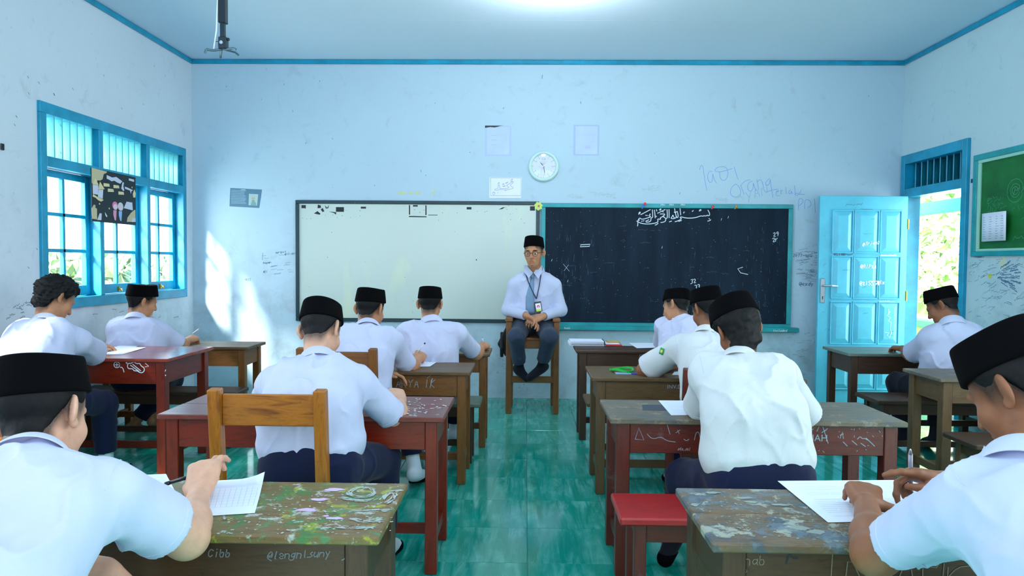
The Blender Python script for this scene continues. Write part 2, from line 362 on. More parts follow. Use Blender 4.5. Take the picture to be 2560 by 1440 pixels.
def text_obj(name, txt, size, o, u, v, mat, parent, lift=.001, align='LEFT', stencil=False):
    cu = bpy.data.curves.new(name, 'FONT'); cu.body = txt; cu.size = size; cu.align_x = align; cu.resolution_u = 2
    tmp = bpy.data.objects.new(name, cu); COL.objects.link(tmp); dg = bpy.context.evaluated_depsgraph_get()
    me = bpy.data.meshes.new_from_object(tmp.evaluated_get(dg)); bpy.data.objects.remove(tmp); bpy.data.curves.remove(cu)
    me.materials.clear()
    ob = link(name, me, mat, parent); u, v = Vector(u).normalized(), Vector(v).normalized(); n = u.cross(v)
    ob.matrix_local = Matrix.Translation(Vector(o)+n*lift) @ Matrix((u, v, n)).transposed().to_4x4()
    return ob
# ---------------------------------------------------------------- room shell
XL, XR, YB, YR, ZC = -3.22, 3.55, 6.68, -2.2, 3.23
WT = .16
fl = MB().box(XL-.2, XR+.2, YR, YB+.1, -.12, -.0035).build('floor', 'grout'); fl['kind'] = 'structure'
tile_me = None
for i in range(-9, 10):
    for j in range(-10, 6):
        x0, y0 = .02+.4*i, 4.995+.4*j-.4
        x1, y1 = min(x0+.4, XR), min(y0+.4, YB); xa = max(x0, XL)
        if x1-xa < .02 or y1-y0 < .02 or y0 < .9: continue
        full = x1-xa > .399 and y1-y0 > .399
        if full and tile_me: o = link('tile', tile_me, None, fl)
        else:
            o = MB().box(0, x1-xa-.003, 0, y1-y0-.003, -.008, 0).build('tile', 'tile', fl, .0006)
            if full: tile_me = o.data
        o.location = (xa+.0015, y0+.0015, 0)
# ceiling boards
ce = MB().box(XL-1.2, XR+1.6, YR, YB+.1, ZC+.012, ZC+.1).build('ceiling', 'ceiling'); ce['kind'] = 'structure'
for (y0, y1) in ((5.59, 6.68), (3.2, 5.59), (.8, 3.2), (-2.2, .8)):
    MB().box(XL, XR, y0+.0006, y1-.0006, ZC, ZC+.01).build('ceiling_panel', 'ceiling', ce, .0004)
def wall_with_holes(name, mat, axis, c0, c1, a0, a1, holes, z1=ZC+.01):
    """wall slab between c0..c1 (thickness) along a (x or y) with rectangular holes [(a0,a1,z0,z1)]"""
    m = MB()
    def bx(p, q, za, zb):
        if axis == 'y': m.box(c0, c1, p, q, za, zb)
        else: m.box(p, q, c0, c1, za, zb)
    a = a0
    for h in sorted(holes):
        bx(a, h[0], 0, z1)
        if h[2] > 0: bx(h[0], h[1], 0, h[2])
        bx(h[0], h[1], h[3], z1); a = h[1]
    bx(a, a1, 0, z1)
    o = m.build(name, mat); o['kind'] = 'structure'; return o
WY0, WY1, WZ0, WZ1 = 4.55, 6.52, .965, 2.355
wins_left = [(-.5,1.4), (1.55,3.5)]
wb = wall_with_holes('wall_back', 'wall_back', 'x', YB, YB+.15, XL-.16, XR+.16, [])
wl = wall_with_holes('wall_left', 'wall_left', 'y', XL-WT, XL, YR, YB+.02, [(WY0,WY1,WZ0,WZ1)]+[(a,b,WZ0,WZ1) for a,b in wins_left])
DY0, DY1, DZ = 5.66, 6.64, 2.335
wr = wall_with_holes('wall_right', 'wall_right', 'y', XR, XR+WT, YR, YB+.02, [(DY0,DY1,0,DZ),(-.9,3.3,1.1,2.4)])
wk = wall_with_holes('wall_rear', 'wall_back', 'x', YR-.15, YR, XL-.2, XR+.2, [(-2.8,-.2,1.05,2.75), (.2,2.8,1.05,2.75)])  # rear openings added to go with the fill light
# teal cornice
def trim(name, *b):
    o = MB().box(*b).build(name, 'teal', None, .004); o['kind'] = 'structure'
trim('trim_back', XL, XR, YB-.022, YB, ZC-.042, ZC-.002)
trim('trim_left', XL, XL+.022, YR, YB-.022, ZC-.042, ZC-.002)
trim('trim_right', XR-.022, XR, YR, YB-.022, ZC-.042, ZC-.002)
# ---------------------------------------------------------------- window_1 (three bays, louvres above, glazed sashes below)
def window(name, y0, y1, full=True):
    w = structure(name, (XL, y0, WZ0)); L = y1-y0; H = WZ1-WZ0
    xi, xo = .022, -.125; xc = (xi+xo)/2; dep = xi-xo
    R_ = lambda nm, ya, yb, za, zb, mt='teal', xa=xo, xb=xi, bv=.003, par=w: MB().box(xa, xb, ya, yb, za, zb).build(nm, mt, par, bv)
    R_('frame_rail', 0, L, H-.075, H); R_('frame_rail', 0, L, 0, .075)
    R_('frame_stile', 0, .06, .075, H-.075); R_('frame_stile', L-.06, L, .075, H-.075)
    tz0, tz1 = .965, 1.035
    bays = [(.06, L/3-.025), (L/3+.025, 2*L/3-.025), (2*L/3+.025, L-.06)]
    for k in (1, 2): R_('mullion', L*k/3-.025, L*k/3+.025, .075, H-.075)
    for (a, b) in bays:
        R_('transom', a, b, tz0, tz1)
        if not full: continue
        n = 7; pitch = (b-a)/n
        for i in range(n):                                   # upright louvre slats, set at a slant
            c = Vector((xc, a+pitch*(i+.5), tz1)); 
            s = MB().box(-.052, .052, -.005, .005, 0, H-.075-tz1).build('slat', 'mint', w, .001)
            s.location = c; s.rotation_euler[2] = math.radians(-14)
    for (a, b) in bays:
        sz0, sz1 = .078, tz0-.004; x0, x1 = -.095, -.058; st = .050
        s = MB()
        for bb in ((a, a+st, sz0, sz1), (b-st, b, sz0, sz1), (a+st, b-st, sz1-st, sz1), (a+st, b-st, sz0, sz0+.075)): s.box(x0, x1, bb[0], bb[1], bb[2], bb[3])
        so = s.build('sash', 'teal', w, .003)
        ya, yb, za, zb = a+st, b-st, sz0+.075, sz1-st; bw = .026
        ym = (ya+yb)/2; zs = [za+(zb-za)*q/3 for q in range(4)]
        MB().box(x0+.004, x1-.004, ym-bw/2, ym+bw/2, za, zb).build('glazing_bar', 'teal', so, .003)
        for q in (1, 2): MB().box(x0+.004, x1-.004, ya, yb, zs[q]-bw/2, zs[q]+bw/2).build('glazing_bar', 'teal', so, .003)
        for q in range(3):
            for (p0, p1) in ((ya, ym), (ym, yb)):
                MB().box(-.079, -.076, p0+.001, p1-.001, zs[q]+.001, zs[q+1]-.001).build('pane', 'glass', so)
        if full:
            lt = MB().box(x1, x1+.012, ym-.012, ym+.012, sz0+.012, sz0+.05).tube([(x1+.012,ym,sz0+.03),(x1+.03,ym,sz0+.028),(x1+.034,ym,sz0+.012)], .006)
            lt.build('latch', 'brass', so)
    return w
window('window_1', WY0, WY1)
for i, (a, b) in enumerate(wins_left): window('window_%d' % (i+2), a, b, False)
# ---------------------------------------------------------------- door_1: frame with louvred transom, open leaf in front of the back wall
dr = structure('door_1', (XR, DY0, 0)); DL = DY1-DY0
D_ = lambda nm, ya, yb, za, zb, mt='teal', xa=-.03, xb=.125, bv=.003, par=dr: MB().box(xa, xb, ya, yb, za, zb).build(nm, mt, par, bv)
D_('door_jamb', 0, .065, 0, DZ); D_('door_jamb', DL-.065, DL, 0, DZ)
D_('frame_head', .065, DL-.065, DZ-.085, DZ); D_('transom', .065, DL-.065, 1.94, 2.02)
for i in range(9):
    s = MB().box(-.036, .036, -.005, .005, 0, DZ-.085-2.02).build('slat', 'teal', dr, .001)
    s.location = (.05, .065+(DL-.13)*(i+.5)/9, 2.02); s.rotation_euler[2] = math.radians(58)
D_('back_board', .065, DL-.065, 2.02, DZ-.085, 'teal_dark', .108, .114, 0)
LX0, LX1, LY, LT = 2.70, 3.50, 6.46, .036
leaf = MB().box(0, LX1-LX0, 0, LT, 0, 1.915).build('door_leaf', 'door', dr, .003); leaf.location = (LX0-XR, LY-DY0, .03)
cols_ = [(.125,.297), (.325,.532), (.560,.735)]
rows_ = [(1.40,1.775), (.98,1.355), (.56,.935), (.14,.515)]
for (a, b) in cols_:
    for (za, zb) in rows_:
        pm = MB(); bv = .042
        for sgn, d in ((-1, 0.0),):
            # sunk moulding with a raised field
            o_ = [(a,za),(b,za),(b,zb),(a,zb)]; i_ = [(a+bv,za+bv),(b-bv,za+bv),(b-bv,zb-bv),(a+bv,zb-bv)]
            pm.add([(x,-.001,z) for x,z in o_]+[(x,.0,z) for x,z in o_]+[(x,-.016,z) for x,z in i_]+[(x,-.001,z) for x,z in o_],
                   [(8,9,10,11)]+[(i,(i+1)%4,8+(i+1)%4,8+i) for i in range(4)])
        fr_ = .008
        p = pm.build('door_panel', 'door', leaf)
        mo = MB(); w_ = .012
        for q in ((a-w_,b+w_,zb,zb+w_),(a-w_,b+w_,za-w_,za),(a-w_,a,za,zb),(b,b+w_,za,zb)): mo.box(q[0], q[1], -.012, 0, q[2], q[3])
        mo.build('panel_moulding', 'door', leaf, .003)
hp = MB().box(.02, .062, -.006, 0, .93, 1.155).build('lock_plate', 'steel', leaf, .008, None, False, 3)
MB().tube([(.041,-.004,1.09),(.041,-.045,1.09)], .010, 12).tube([(.041,-.045,1.09),(.09,-.05,1.092),(.16,-.045,1.088)], [.010,.009,.007], 10).build('door_handle', 'steel', leaf, 0, None, True)
MB().disc((.041,.985), .006, (0,-.0075,0), (1,0,0), (0,0,1), (0,1,0), .002, 12).box(.038,.044,-.0075,-.0055,.962,.985).build('keyhole', 'black', leaf)
for z in (.3, 1.0, 1.66): MB().tube([(LX1-LX0+.006,.0,z-.045),(LX1-LX0+.006,.0,z+.045)], .008, 10).build('hinge', 'brass', leaf)
# writing on the leaf
g = MB(); rnd = random.Random(5); O, U, V = (0,-.0012,0), (1,0,0), (0,0,1); O2 = (0,-.0172,0)
lettering(g, '@nat_xsoxleaa', .312, 1.80, .026, .0045, O, (0,0,-1), (1,0,0), .03, 0, 0); 
g2 = MB()
lettering(g2, '@RIPzA', .375, 1.255, .032, .006, O2, U, V); lettering(g2, '@z15558', .37, 1.10, .035, .007, O2, U, V); lettering(g2, '@lx', .53, 1.11, .03, .006, O2, U, V)
lettering(g2, '@Trianz', .385, 1.455, .03, .005, O2, U, V, .08, .5, .15); 
for k in range(3): scrawl(g2, .565, 1.368, .14, .012, .007, O, U, V, rnd)
for k in range(2): scrawl(g2, .565, .945, .14, .012, .005, O, U, V, rnd)
g2.ribbon([(.655,.86),(.63,.82),(.66,.80),(.64,.77),(.665,.76),(.66,.70),(.672,.66),(.655,.615),(.635,.64),(.648,.66),(.618,.665)], .005, O2, U, V)
g2.ribbon([(.64,.88),(.645,.83)], .005, O2, U, V); g2.ribbon([(.62,.40),(.66,.45),(.68,.41)], .005, O2, U, V)
for k in range(5): scrawl(g2, .615, .3+.025*k, .06, .016, .004, O2, U, V, rnd)
g2.build('white_writing', 'marker_white', leaf); g.build('white_writing', 'marker_white', leaf)
g3 = MB(); lettering(g3, '@Byan', .135, 1.37, .028, .004, O, U, V); scrawl(g3, .21, 1.375, .11, .02, .006, O, U, V, rnd)
scrawl(g3, .235, 1.825, .15, .02, .003, O, U, V, rnd, .08); scrawl(g3, .37, 1.79, .12, .018, .002, O, U, V, rnd)
for k in range(46):
    x, z = rnd.uniform(.03,.70), rnd.uniform(.6,1.75)
    infield = any(a+.045 < x < b-.07 for a, b in cols_) and any(a+.045 < z < b-.05 for a, b in rows_)
    if infield: scrawl(g3, x, z, rnd.uniform(.03,.07), rnd.uniform(.006,.014), .0018, O2, U, V, rnd, rnd.choice([0,0,.4]))
    elif x < .1: scrawl(g3, x, z, rnd.uniform(.02,.06), rnd.uniform(.006,.014), .0018, O, U, V, rnd, rnd.choice([0,.8]))
g3.build('pen_writing', 'marker_dark', leaf)
# ---------------------------------------------------------------- outside
gl_ = MB().box(-9, XL-WT-.01, -4, 16, -.3, -.15).build('outdoor_ground', 'concrete'); gl_['kind'] = 'structure'
gr_ = MB().box(XR+WT+.01, 12, -4, 18, -.2, -.03).build('corridor_ground', 'concrete'); gr_['kind'] = 'structure'
ev = MB().box(-4.2, XL-WT, YR, YB+1, 3.17, 3.22).build('roof_eave', 'white'); ev['kind'] = 'structure'
pw = thing('parapet_wall', 'low lime-green parapet wall with a green cap outside the doorway', 'wall', (4.9, 7, -.03))
MB().box(0, .14, -5, 9, 0, .58).build('wall_body', 'lime', pw); MB().box(-.03, .17, -5, 9, .58, .665).build('wall_cap', 'greencap', pw, .006)
tag(MB().box(5.0, 5.12, 2, 16, 1.95, 2.10).build('eave_fascia', 'fascia', None, .004), 'green fascia board under the roof edge beyond the doorway', 'beam')
tag(MB().box(5.0, 5.12, 12.6, 12.72, .635, 1.95).build('corridor_post', 'white', None, .006), 'white corridor post holding up the green fascia', 'post')
def leaves(name, n, boxes, size, mats, label, cat, seed, long=1.0):
    rnd = random.Random(seed); objs = []
    for mi, mt in enumerate(mats):
        m = MB()
        for _ in range(n//len(mats)):
            b = rnd.choice(boxes); c = Vector([rnd.uniform(b[i], b[i+3]) for i in range(3)])
            d = Vector((rnd.uniform(-1,1), rnd.uniform(-1,1), rnd.uniform(-.5,1))).normalized(); w = d.orthogonal().normalized()
            w = (Matrix.Rotation(rnd.uniform(0,2*PI), 3, d) @ w); s = size*rnd.uniform(.6,1.3); nrm = d.cross(w)
            m.add([c, c+d*s*.3*long+w*s*.28, c+d*s*.7*long+w*s*.22+nrm*s*.06, c+d*s*long-nrm*s*.12, c+d*s*.7*long-w*s*.22+nrm*s*.06, c+d*s*.3*long-w*s*.28], [(0,1,2,3),(0,3,4,5)])
        objs.append((m, mt))
    return objs
hd = thing('hedge_bank', 'sunlit leafy green bank beyond the doorway', 'hedge', (8.2, 13, -.2))
MB().box(-.6, 2.6, -7, 7, 0, .9).build('earth_bank', 'leaf_c', hd, .1)
for m, mt in leaves('foliage', 5200, [(-1.0,-6,.2,.4,6,1.6), (-.6,-6,1.2,.8,6,3.0), (0,-6,2.0,1.2,6,3.4)], .26, ['leaf_a','leaf_b','leaf_b','leaf_c'], '', '', 3): m.build('foliage', mt, hd, 0, 'stuff')
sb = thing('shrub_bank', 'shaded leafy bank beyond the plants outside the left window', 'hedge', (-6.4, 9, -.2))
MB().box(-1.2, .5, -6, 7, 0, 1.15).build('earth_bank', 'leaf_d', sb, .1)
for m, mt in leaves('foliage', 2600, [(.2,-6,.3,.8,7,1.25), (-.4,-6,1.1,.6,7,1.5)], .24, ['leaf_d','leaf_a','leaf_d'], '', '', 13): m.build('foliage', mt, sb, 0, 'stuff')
rnd = random.Random(8)
for k, (x, y) in enumerate([(-4.55,5.2),(-4.75,6.1),(-4.5,7.0),(-4.9,7.9),(-4.6,8.8),(-5.1,9.8)]):
    lab = ['nearest', 'second', 'third', 'fourth', 'fifth', 'farthest'][k]
    p = thing('long_leaved_plant', 'pale long-leaved plant outside the left window, %s of the row' % lab, 'plant', (x, y, -.15), 'plants outside the left window')
    st = MB(); lf = MB(); top = 1.62+rnd.uniform(-.15,.15)
    st.tube([(0,0,0),(.03,.02,top*.5),(.0,.05,top)], [.018,.014,.006], 6)
    for j in range(30):
        z = rnd.uniform(.5, top); a = rnd.uniform(0, 2*PI); L = rnd.uniform(.32,.55); d = Vector((math.cos(a), math.sin(a), 0)); w = Vector((-d.y, d.x, 0)); c = Vector((.01,.03,z)); vs = []
        for q in range(6):
            f_ = q/5.; pz = c+d*L*f_+Vector((0,0,L*(.55*f_-.75*f_*f_))); hw = .026*math.sin(PI*(.12+.88*f_))+.002
            vs += [pz+w*hw, pz-w*hw]
        lf.add(vs, [(2*q,2*q+1,2*q+3,2*q+2) for q in range(5)])
    st.build('stem', 'leaf_c', p); lf.build('foliage', 'leaf_b', p, 0, 'stuff')
# ---------------------------------------------------------------- boards on the back wall
YW = YB
def board(name, label, x0, x1, z0, z1, fw, surf, fmat, surfname, ledge=None):
    b = thing(name, label, 'board', (x0, YW, z0)); w, h = x1-x0, z1-z0
    MB().box(fw*.6, w-fw*.6, -.016, -.003, fw*.6, h-fw*.6).build(surfname, surf, b)
    for q in ((0,w,h-fw,h),(0,w,0,fw),(0,fw,fw,h-fw),(w-fw,w,fw,h-fw)):
        MB().box(q[0], q[1], -.028, -.001, q[2], q[3]).build('frame_bar', fmat, b, .004)
    if ledge: MB().box(-.02, w+.06, -.085, -.001, -.028, .012).build('chalk_ledge', ledge, b, .004)
    return b
wbd = board('whiteboard', 'large off-white board in a dark green frame behind the teacher', -2.212, .132, .73, 1.893, .034, 'whiteboard', 'dkframe', 'board_surface')
bbd = board('blackboard', 'dark chalkboard in a teal frame with chalked calligraphy', .146, 2.532, .70, 1.88, .042, 'blackboard', 'board_teal', 'board_surface', 'board_teal')
UX, UZ = Vector((1,0,0)), Vector((0,0,1))
def bp(px, py, Y=YW): p = at(px, py, Y); return (p[0], p[2])     # (x, z) on the back wall
# residue on the whiteboard
m = MB(); oy = YW-.0168; rnd = random.Random(2)
def quad_px(m, x0, y0, x1, y1, yy): a, b = bp(x0, y0), bp(x1, y1); m.prism([(a[0],b[1]),(b[0],b[1]),(b[0],a[1]),(a[0],a[1])], (0,yy,0), UX, UZ, (0,1,0), .0004)
def poly_px(m, pts, yy): m.prism([bp(*p) for p in pts], (0,yy,0), UX, UZ, (0,1,0), .0004)
for q in ((755,513,766,521),(841,518,861,530),(903,517,916,522),(1033,513,1045,517),(1167,518,1179,524),(1325,516,1337,527)): quad_px(m, *q, oy)
for q in ([(796,512),(803,514),(804,520),(795,521)],[(786,534),(795,528),(803,535),(800,537)],[(813,513),(819,520),(824,512),(822,521),(816,522)],[(823,529),(832,530),(842,531),(841,537),(836,533)],[(803,524),(808,520),(812,529),(807,530)],[(1247,524),(1256,519),(1263,518),(1256,523)],[(1023,513),(1026,513),(1026,537),(1023,537)],[(1064,513),(1067,514),(1067,538),(1064,538)],[(1023,540),(1067,541),(1067,543.5),(1023,543)],[(1071,537),(1095,537),(1094,538.5),(1071,538.5)]): poly_px(m, q, oy)
for _ in range(46):
    x, y = rnd.uniform(752,1335), rnd.choice([rnd.uniform(514,560), rnd.uniform(514,545), rnd.uniform(515,800)])
    poly_px(m, [(x,y),(x+rnd.uniform(1,3),y-.6),(x+rnd.uniform(1,3),y+rnd.uniform(.6,1.6))], oy)
for _ in range(40):
    x = rnd.uniform(756,1250); poly_px(m, [(x,797+(x-756)*.008),(x+rnd.uniform(2,7),796.5+(x-756)*.008),(x+rnd.uniform(2,6),798.3+(x-756)*.008)], oy)
poly_px(m, [(1190,648),(1192.5,648),(1192.5,651),(1190,651)], oy)
o = m.build('tape_residue', 'dark'); o.parent = wbd; o.matrix_parent_inverse = Matrix.Translation(-Vector(wbd.location))
# calligraphy in chalk (strokes traced in a 9.846x enlargement of the board's top edge)
BS = ['2055,255 2078,290 2097,340 2096,380 2070,392 2040,376 2015,392 1985,398 1960,385 1930,406 1895,392 1850,402 1800,422 1720,442 1600,452 1480,441 1410,418 1378,420 1372,446 1405,452 1395,475 1345,502 1300,524 1248,536','2080,462 2092,468','2050,521 2098,512 2120,488','1838,272 1876,268 1890,238 1858,236 1850,262','1668,285 1694,262','1458,325 1470,295','1368,200 1376,280 1386,368','1302,285 1320,360 1326,425 1294,442 1272,392 1248,292 1235,205','1272,392 1280,438 1234,456 1206,410 1196,362 1172,420 1138,456 1200,464 1234,456','1228,300 1258,322 1282,290','1108,540 1160,522','1340,528 1402,506','1098,238 1102,340 1100,440','1050,242 1062,420 1042,460 1010,462 1022,505 985,545 900,556','968,392 945,415 985,425 1005,448','885,348 950,345 1012,352 940,412 870,446 905,470 860,482 842,462 812,486 832,512 822,545 760,572 620,596 480,590 380,566 308,520','820,328 1004,238','408,362 640,240','862,248 896,212 905,240 880,256','355,352 400,316 384,292 358,328','740,250 752,350 760,442','690,245 700,400 690,440 648,448 662,498 622,545 540,548','528,524 602,490','640,350 618,352 640,372 600,392 500,380 560,374 645,408','645,420 520,462 420,482 378,432 340,500 330,520 372,492','425,528 440,520','468,518 482,512','790,240 800,275','780,402 790,412','330,540 335,600 325,640','760,620 810,598 828,572','940,290 960,296','1640,75 1652,62']
m = MB(); oy = YW-.0172
for s in BS:
    m.ribbon(sm([bp(1560+float(a.split(',')[0])/9.846, 500+float(a.split(',')[1])/9.846) for a in s.split()]), .0075, (0,oy,0), UX, UZ)
for q in ((1726,700,'32'),(1736,714,'33'),(1932,583,'29'),(1930,596,'2r')):
    a = bp(q[0], q[1]+9); lettering(m, q[2], a[0], a[1], .036, .006, (0,oy,0), UX, UZ, .06, .25, .25)
for (x, y) in ((1803,546),(1820,541),(1380,648),(1655,616),(1420,700)): m.ribbon([bp(x,y), bp(x-1.5,y+5)], .0035, (0,oy,0), UX, UZ)
m.ribbon([bp(1452,612),bp(1475,611),bp(1473,616),bp(1450,617),bp(1452,612)], .007, (0,oy,0), UX, UZ)
m.ribbon([bp(1408,660),bp(1423,678)], .0025, (0,oy,0), UX, UZ); m.ribbon([bp(1421,662),bp(1410,677)], .0025, (0,oy,0), UX, UZ)
m.ribbon([bp(1855,668),bp(1843,672),bp(1850,682),bp(1868,686)], .006, (0,oy,0), UX, UZ)
for _ in range(200):
    x, y = rnd.uniform(1366,1962), rnd.uniform(522,806); l = rnd.uniform(.1,.8); a = rnd.uniform(0,6.28)
    m.ribbon([bp(x,y), bp(x+l*math.cos(a), y+l*math.sin(a))], rnd.choice([.0016,.0022,.002]), (0,oy,0), UX, UZ)
o = m.build('chalk_writing', 'chalk'); o.parent = bbd; o.matrix_parent_inverse = Matrix.Translation(-Vector(bbd.location))
m = MB(); rnd = random.Random(12); oy2 = YW-.0168
for _ in range(90):                                   # half-wiped chalk
    x = rnd.choice([rnd.uniform(1366,1480), rnd.uniform(1850,1960), rnd.uniform(1366,1960)]); y = rnd.uniform(560,780); l = rnd.uniform(4,16)
    m.ribbon([bp(x,y), bp(x+rnd.uniform(-1,1), y+l)], rnd.uniform(.001,.0024), (0,oy2,0), UX, UZ)
for _ in range(30):
    x, y = rnd.uniform(1400,1900), rnd.uniform(540,790); scrawl(m, *bp(x,y), rnd.uniform(.03,.10), .016, .0018, (0,oy2,0), UX, UZ, rnd)
o = m.build('wiped_chalk', 'chalk_dim'); o.parent = bbd; o.matrix_parent_inverse = Matrix.Translation(-Vector(bbd.location))
m = MB(); oz = YW-.0285
for x in (1650,1672,1700): lettering(m, 'xeu', *bp(x,514), .018, .003, (0,oz,0), UX, UZ)
o = m.build('frame_writing', 'chalk'); o.parent = bbd; o.matrix_parent_inverse = Matrix.Translation(-Vector(bbd.location))
m = MB(); lettering(m, 'Gal', *bp(1631,825), .02, .003, (0,YW-.0856,0), UX, UZ); lettering(m, 'included', *bp(1924,827), .022, .003, (0,YW-.0856,0), UX, UZ)
lettering(m, 'huez', *bp(1410,820), .018, .003, (0,YW-.0856,0), UX, UZ)
o = m.build('ledge_writing', 'marker_white'); o.parent = bbd; o.matrix_parent_inverse = Matrix.Translation(-Vector(bbd.location))
# paper flower and coloured pins on the frames
p = at(1346, 515, YW-.03); fw = thing('paper_flower', 'yellow-green paper flower with a red centre where the two boards meet', 'decoration', tuple(p))
m = MB()
for k in range(7):
    a = 2*PI*k/7+.2; m.disc((.027*math.cos(a), .029*math.sin(a)), .0135, (0,-.002,0), UX, UZ, (0,1,0), .003, 14)
m.disc((0,0), .026, (0,-.0025,0), UX, UZ, (0,1,0), .003, 16); m.build('petals', 'flower', fw)
MB().disc((.003,-.001), .010, (0,-.0065,0), UX, UZ, (0,1,0), .004, 14).build('flower_centre', 'red', fw)
for px, py, c, lab in ((1612,510,'red','red plastic pin above the calligraphy, beside the blue pin'),(1608,516,'bluep','blue plastic pin above the calligraphy'),(1782,517,'red','red plastic pin on the top frame, right of the calligraphy'),(1840,517,'orange','orange plastic pin on the chalkboard top frame')):
    p = at(px, py, YW-.029); t_ = thing('push_pin', lab, 'pin', tuple(p), 'pins on the chalkboard frame')
    MB().tube([(0,.0,0),(0,-.006,.0),(0,-.014,.002)], [.0035,.011,.013], 12).build('pin_head', c, t_, 0, None, True)
    MB().prism([(0,.004),(-.016,-.02),(-.010,-.024),(.006,-.006)], (0,-.004,0), UX, UZ, (0,1,0), .004).build('pin_stem', c, t_)
# wall clock
p = at(1359, 416.5, YW); ck = thing('wall_clock', 'round wall clock with a pale mint rim showing half past ten', 'clock', (p[0], YW, p[2])); R0 = .145
rr = [(.0,.098),(.0,.145),(-.014,.147),(-.030,.142),(-.040,.130),(-.038,.118),(-.024,.112),(-.022,.098)]
m = MB(); prof = [(R0*.82,-.001),(R0,-.001),(R0*1.01,-.016),(R0*.97,-.034),(R0*.88,-.042),(R0*.80,-.036),(R0*.785,-.022)]
m.rings([[(r*math.cos(2*PI*k/48), y, r*math.sin(2*PI*k/48)) for k in range(48)] for r, y in prof], False, False); m.build('rim', plain('clock_rim', lin(196,226,222), .3), ck, 0, None, True)
MB().disc((0,0), R0*.80, (0,-.022,0), UX, UZ, (0,1,0), .004, 48).build('dial', plain('clock_dial', lin(212,222,244), .6), ck)
m = MB()
for k in range(60):
    a = 2*PI*k/60; r1, r2 = R0*.77, R0*(.69 if k % 5 == 0 else .745); m.ribbon([(r1*math.cos(a), r1*math.sin(a)), (r2*math.cos(a), r2*math.sin(a))], .003 if k % 5 == 0 else .0013, (0,-.0226,0), UX, UZ)
for k, s in ((1,'2'),(11,'10'),(10,'11'),(4,'4'),(5,'5'),(7,'7'),(8,'8'),(9,'9'),(1,'1')): pass
for hr in (1,2,4,5,7,8,10,11):
    a = PI/2-2*PI*hr/12; lettering(m, str(hr), R0*.60*math.cos(a)-.006, R0*.60*math.sin(a)-.006, .012, .0016, (0,-.0226,0), UX, UZ, .02, 0)
m.build('hour_marks', 'marker_dark', ck)
for s, x, z, h in (('CA',-.020,.058,.022),('CA',-.008,-.088,.012),('CA',.072,-.008,.013)): text_obj('dial_lettering', s, h*1.35, (x,-.0226,z), UX, UZ, plain('dial_print', lin(150,150,190), .7), ck)
m = MB(); m.prism([(-.04,.044),(.04,.044),(.030,.040),(-.030,.040)], (0,-.0226,0), UX, UZ, (0,1,0), .0003); m.prism([(-.022,.034),(.024,.034),(.012,.020),(-.010,.020)], (0,-.0226,0), UX, UZ, (0,1,0), .0003)
for k in range(4): m.ribbon([(-.06+.01*k,.0-.006*k),(-.03+.01*k,.0-.006*k)], .0025, (0,-.0226,0), UX, UZ)
m.build('dial_emblem', plain('dial_emblem_pink', lin(206,186,214), .7), ck)
def hand(name, ang, L, w, y):
    d = Vector((math.sin(ang), math.cos(ang))); n_ = Vector((-d.y, d.x)); MB().prism([tuple(-d*.012+n_*w*.6), tuple(-d*.012-n_*w*.6), tuple(d*L*.55-n_*w), tuple(d*L), tuple(d*L*.55+n_*w)], (0,y,0), UX, UZ, (0,1,0), .001).build(name, 'marker_dark' if L < 0 else plain('clock_hand', lin(70,86,130), .4), ck)
hand('hour_hand', math.radians(-42), .056, .0045, -.026); hand('minute_hand', math.radians(172), .085, .004, -.0275); hand('second_hand', math.radians(205), .05, .001, -.0285)
MB().disc((0,0), .006, (0,-.030,0), UX, UZ, (0,1,0), .006, 14).build('hand_pivot', 'steel', ck)
MB().rings([[(r*math.cos(2*PI*k/40), y, r*math.sin(2*PI*k/40)) for k in range(40)] for r, y in ((R0*.79,-.034),(R0*.5,-.038),(R0*.02,-.040))], False, True).build('clock_glass', 'glass', ck, 0, None, True)
# papers on the back wall
def sheet(name, label, pts, mat, Y=YW, thick=.001, cat='paper', group=None):
    q = [at(*p_, Y) for p_ in pts]; c = q[3]; 
    o_ = thing(name, label, cat, tuple(c), group)
    m = MB(); P4 = [Vector(v)-Vector(c) for v in q]; m.add([v+Vector((0,-.001,0)) for v in P4]+[v+Vector((0,-.001-thick,0)) for v in P4], [(3,2,1,0),(4,5,6,7)]+[(i,(i+1)%4,4+(i+1)%4,4+i) for i in range(4)])
    m.build('sheet', mat, o_); return o_, P4
o_, P4 = sheet('faded_notice', 'faded blank notice with a torn dark top edge, left of the clock', [(1212,314),(1278,314),(1278,390),(1212,390)], 'paper_blue')
W_, H_ = P4[1].x-P4[0].x, P4[0].z-P4[3].z
def edge_tape(o_, W_, H_, mat):
    m = MB()
    for q in ((0,.02,0,H_),(W_-.018,W_,0,H_),(.02,W_-.018,0,.014),(.02,W_-.018,H_-.014,H_)): m.prism([(q[0],q[2]),(q[1],q[2]),(q[1],q[3]),(q[0],q[3])], (0,-.0022,0), UX, UZ, (0,-1,0), .0003)
    m.build('tape_border', mat, o_)
edge_tape(o_, W_, H_, plain('old_tape', lin(178,196,230), .6))
MB().prism([(0,H_-.022),(.05,H_-.014),(.09,H_-.018),(.12,H_-.012),(.145,H_-.004),(.18,H_),(0,H_)], (0,-.0026,0), UX, UZ, (0,-1,0), .0006).build('torn_edge', 'dark', o_)
m = MB(); rnd = random.Random(4)
for z in (.26,.2,.14): scrawl(m, .06, z*.75, .05, .004, .002, (0,-.0023,0), UX, UZ, rnd)
m.build('faint_print', 'ink_faint', o_)
o_, P4 = sheet('faded_notice', 'faded blank notice with taped edges, right of the clock', [(1434,312),(1500,312),(1499,390),(1433,389)], 'paper_blue')
W_, H_ = P4[1].x-P4[0].x, P4[0].z-P4[3].z; edge_tape(o_, W_-.004, H_, plain('old_tape_grey', lin(168,190,222), .6))
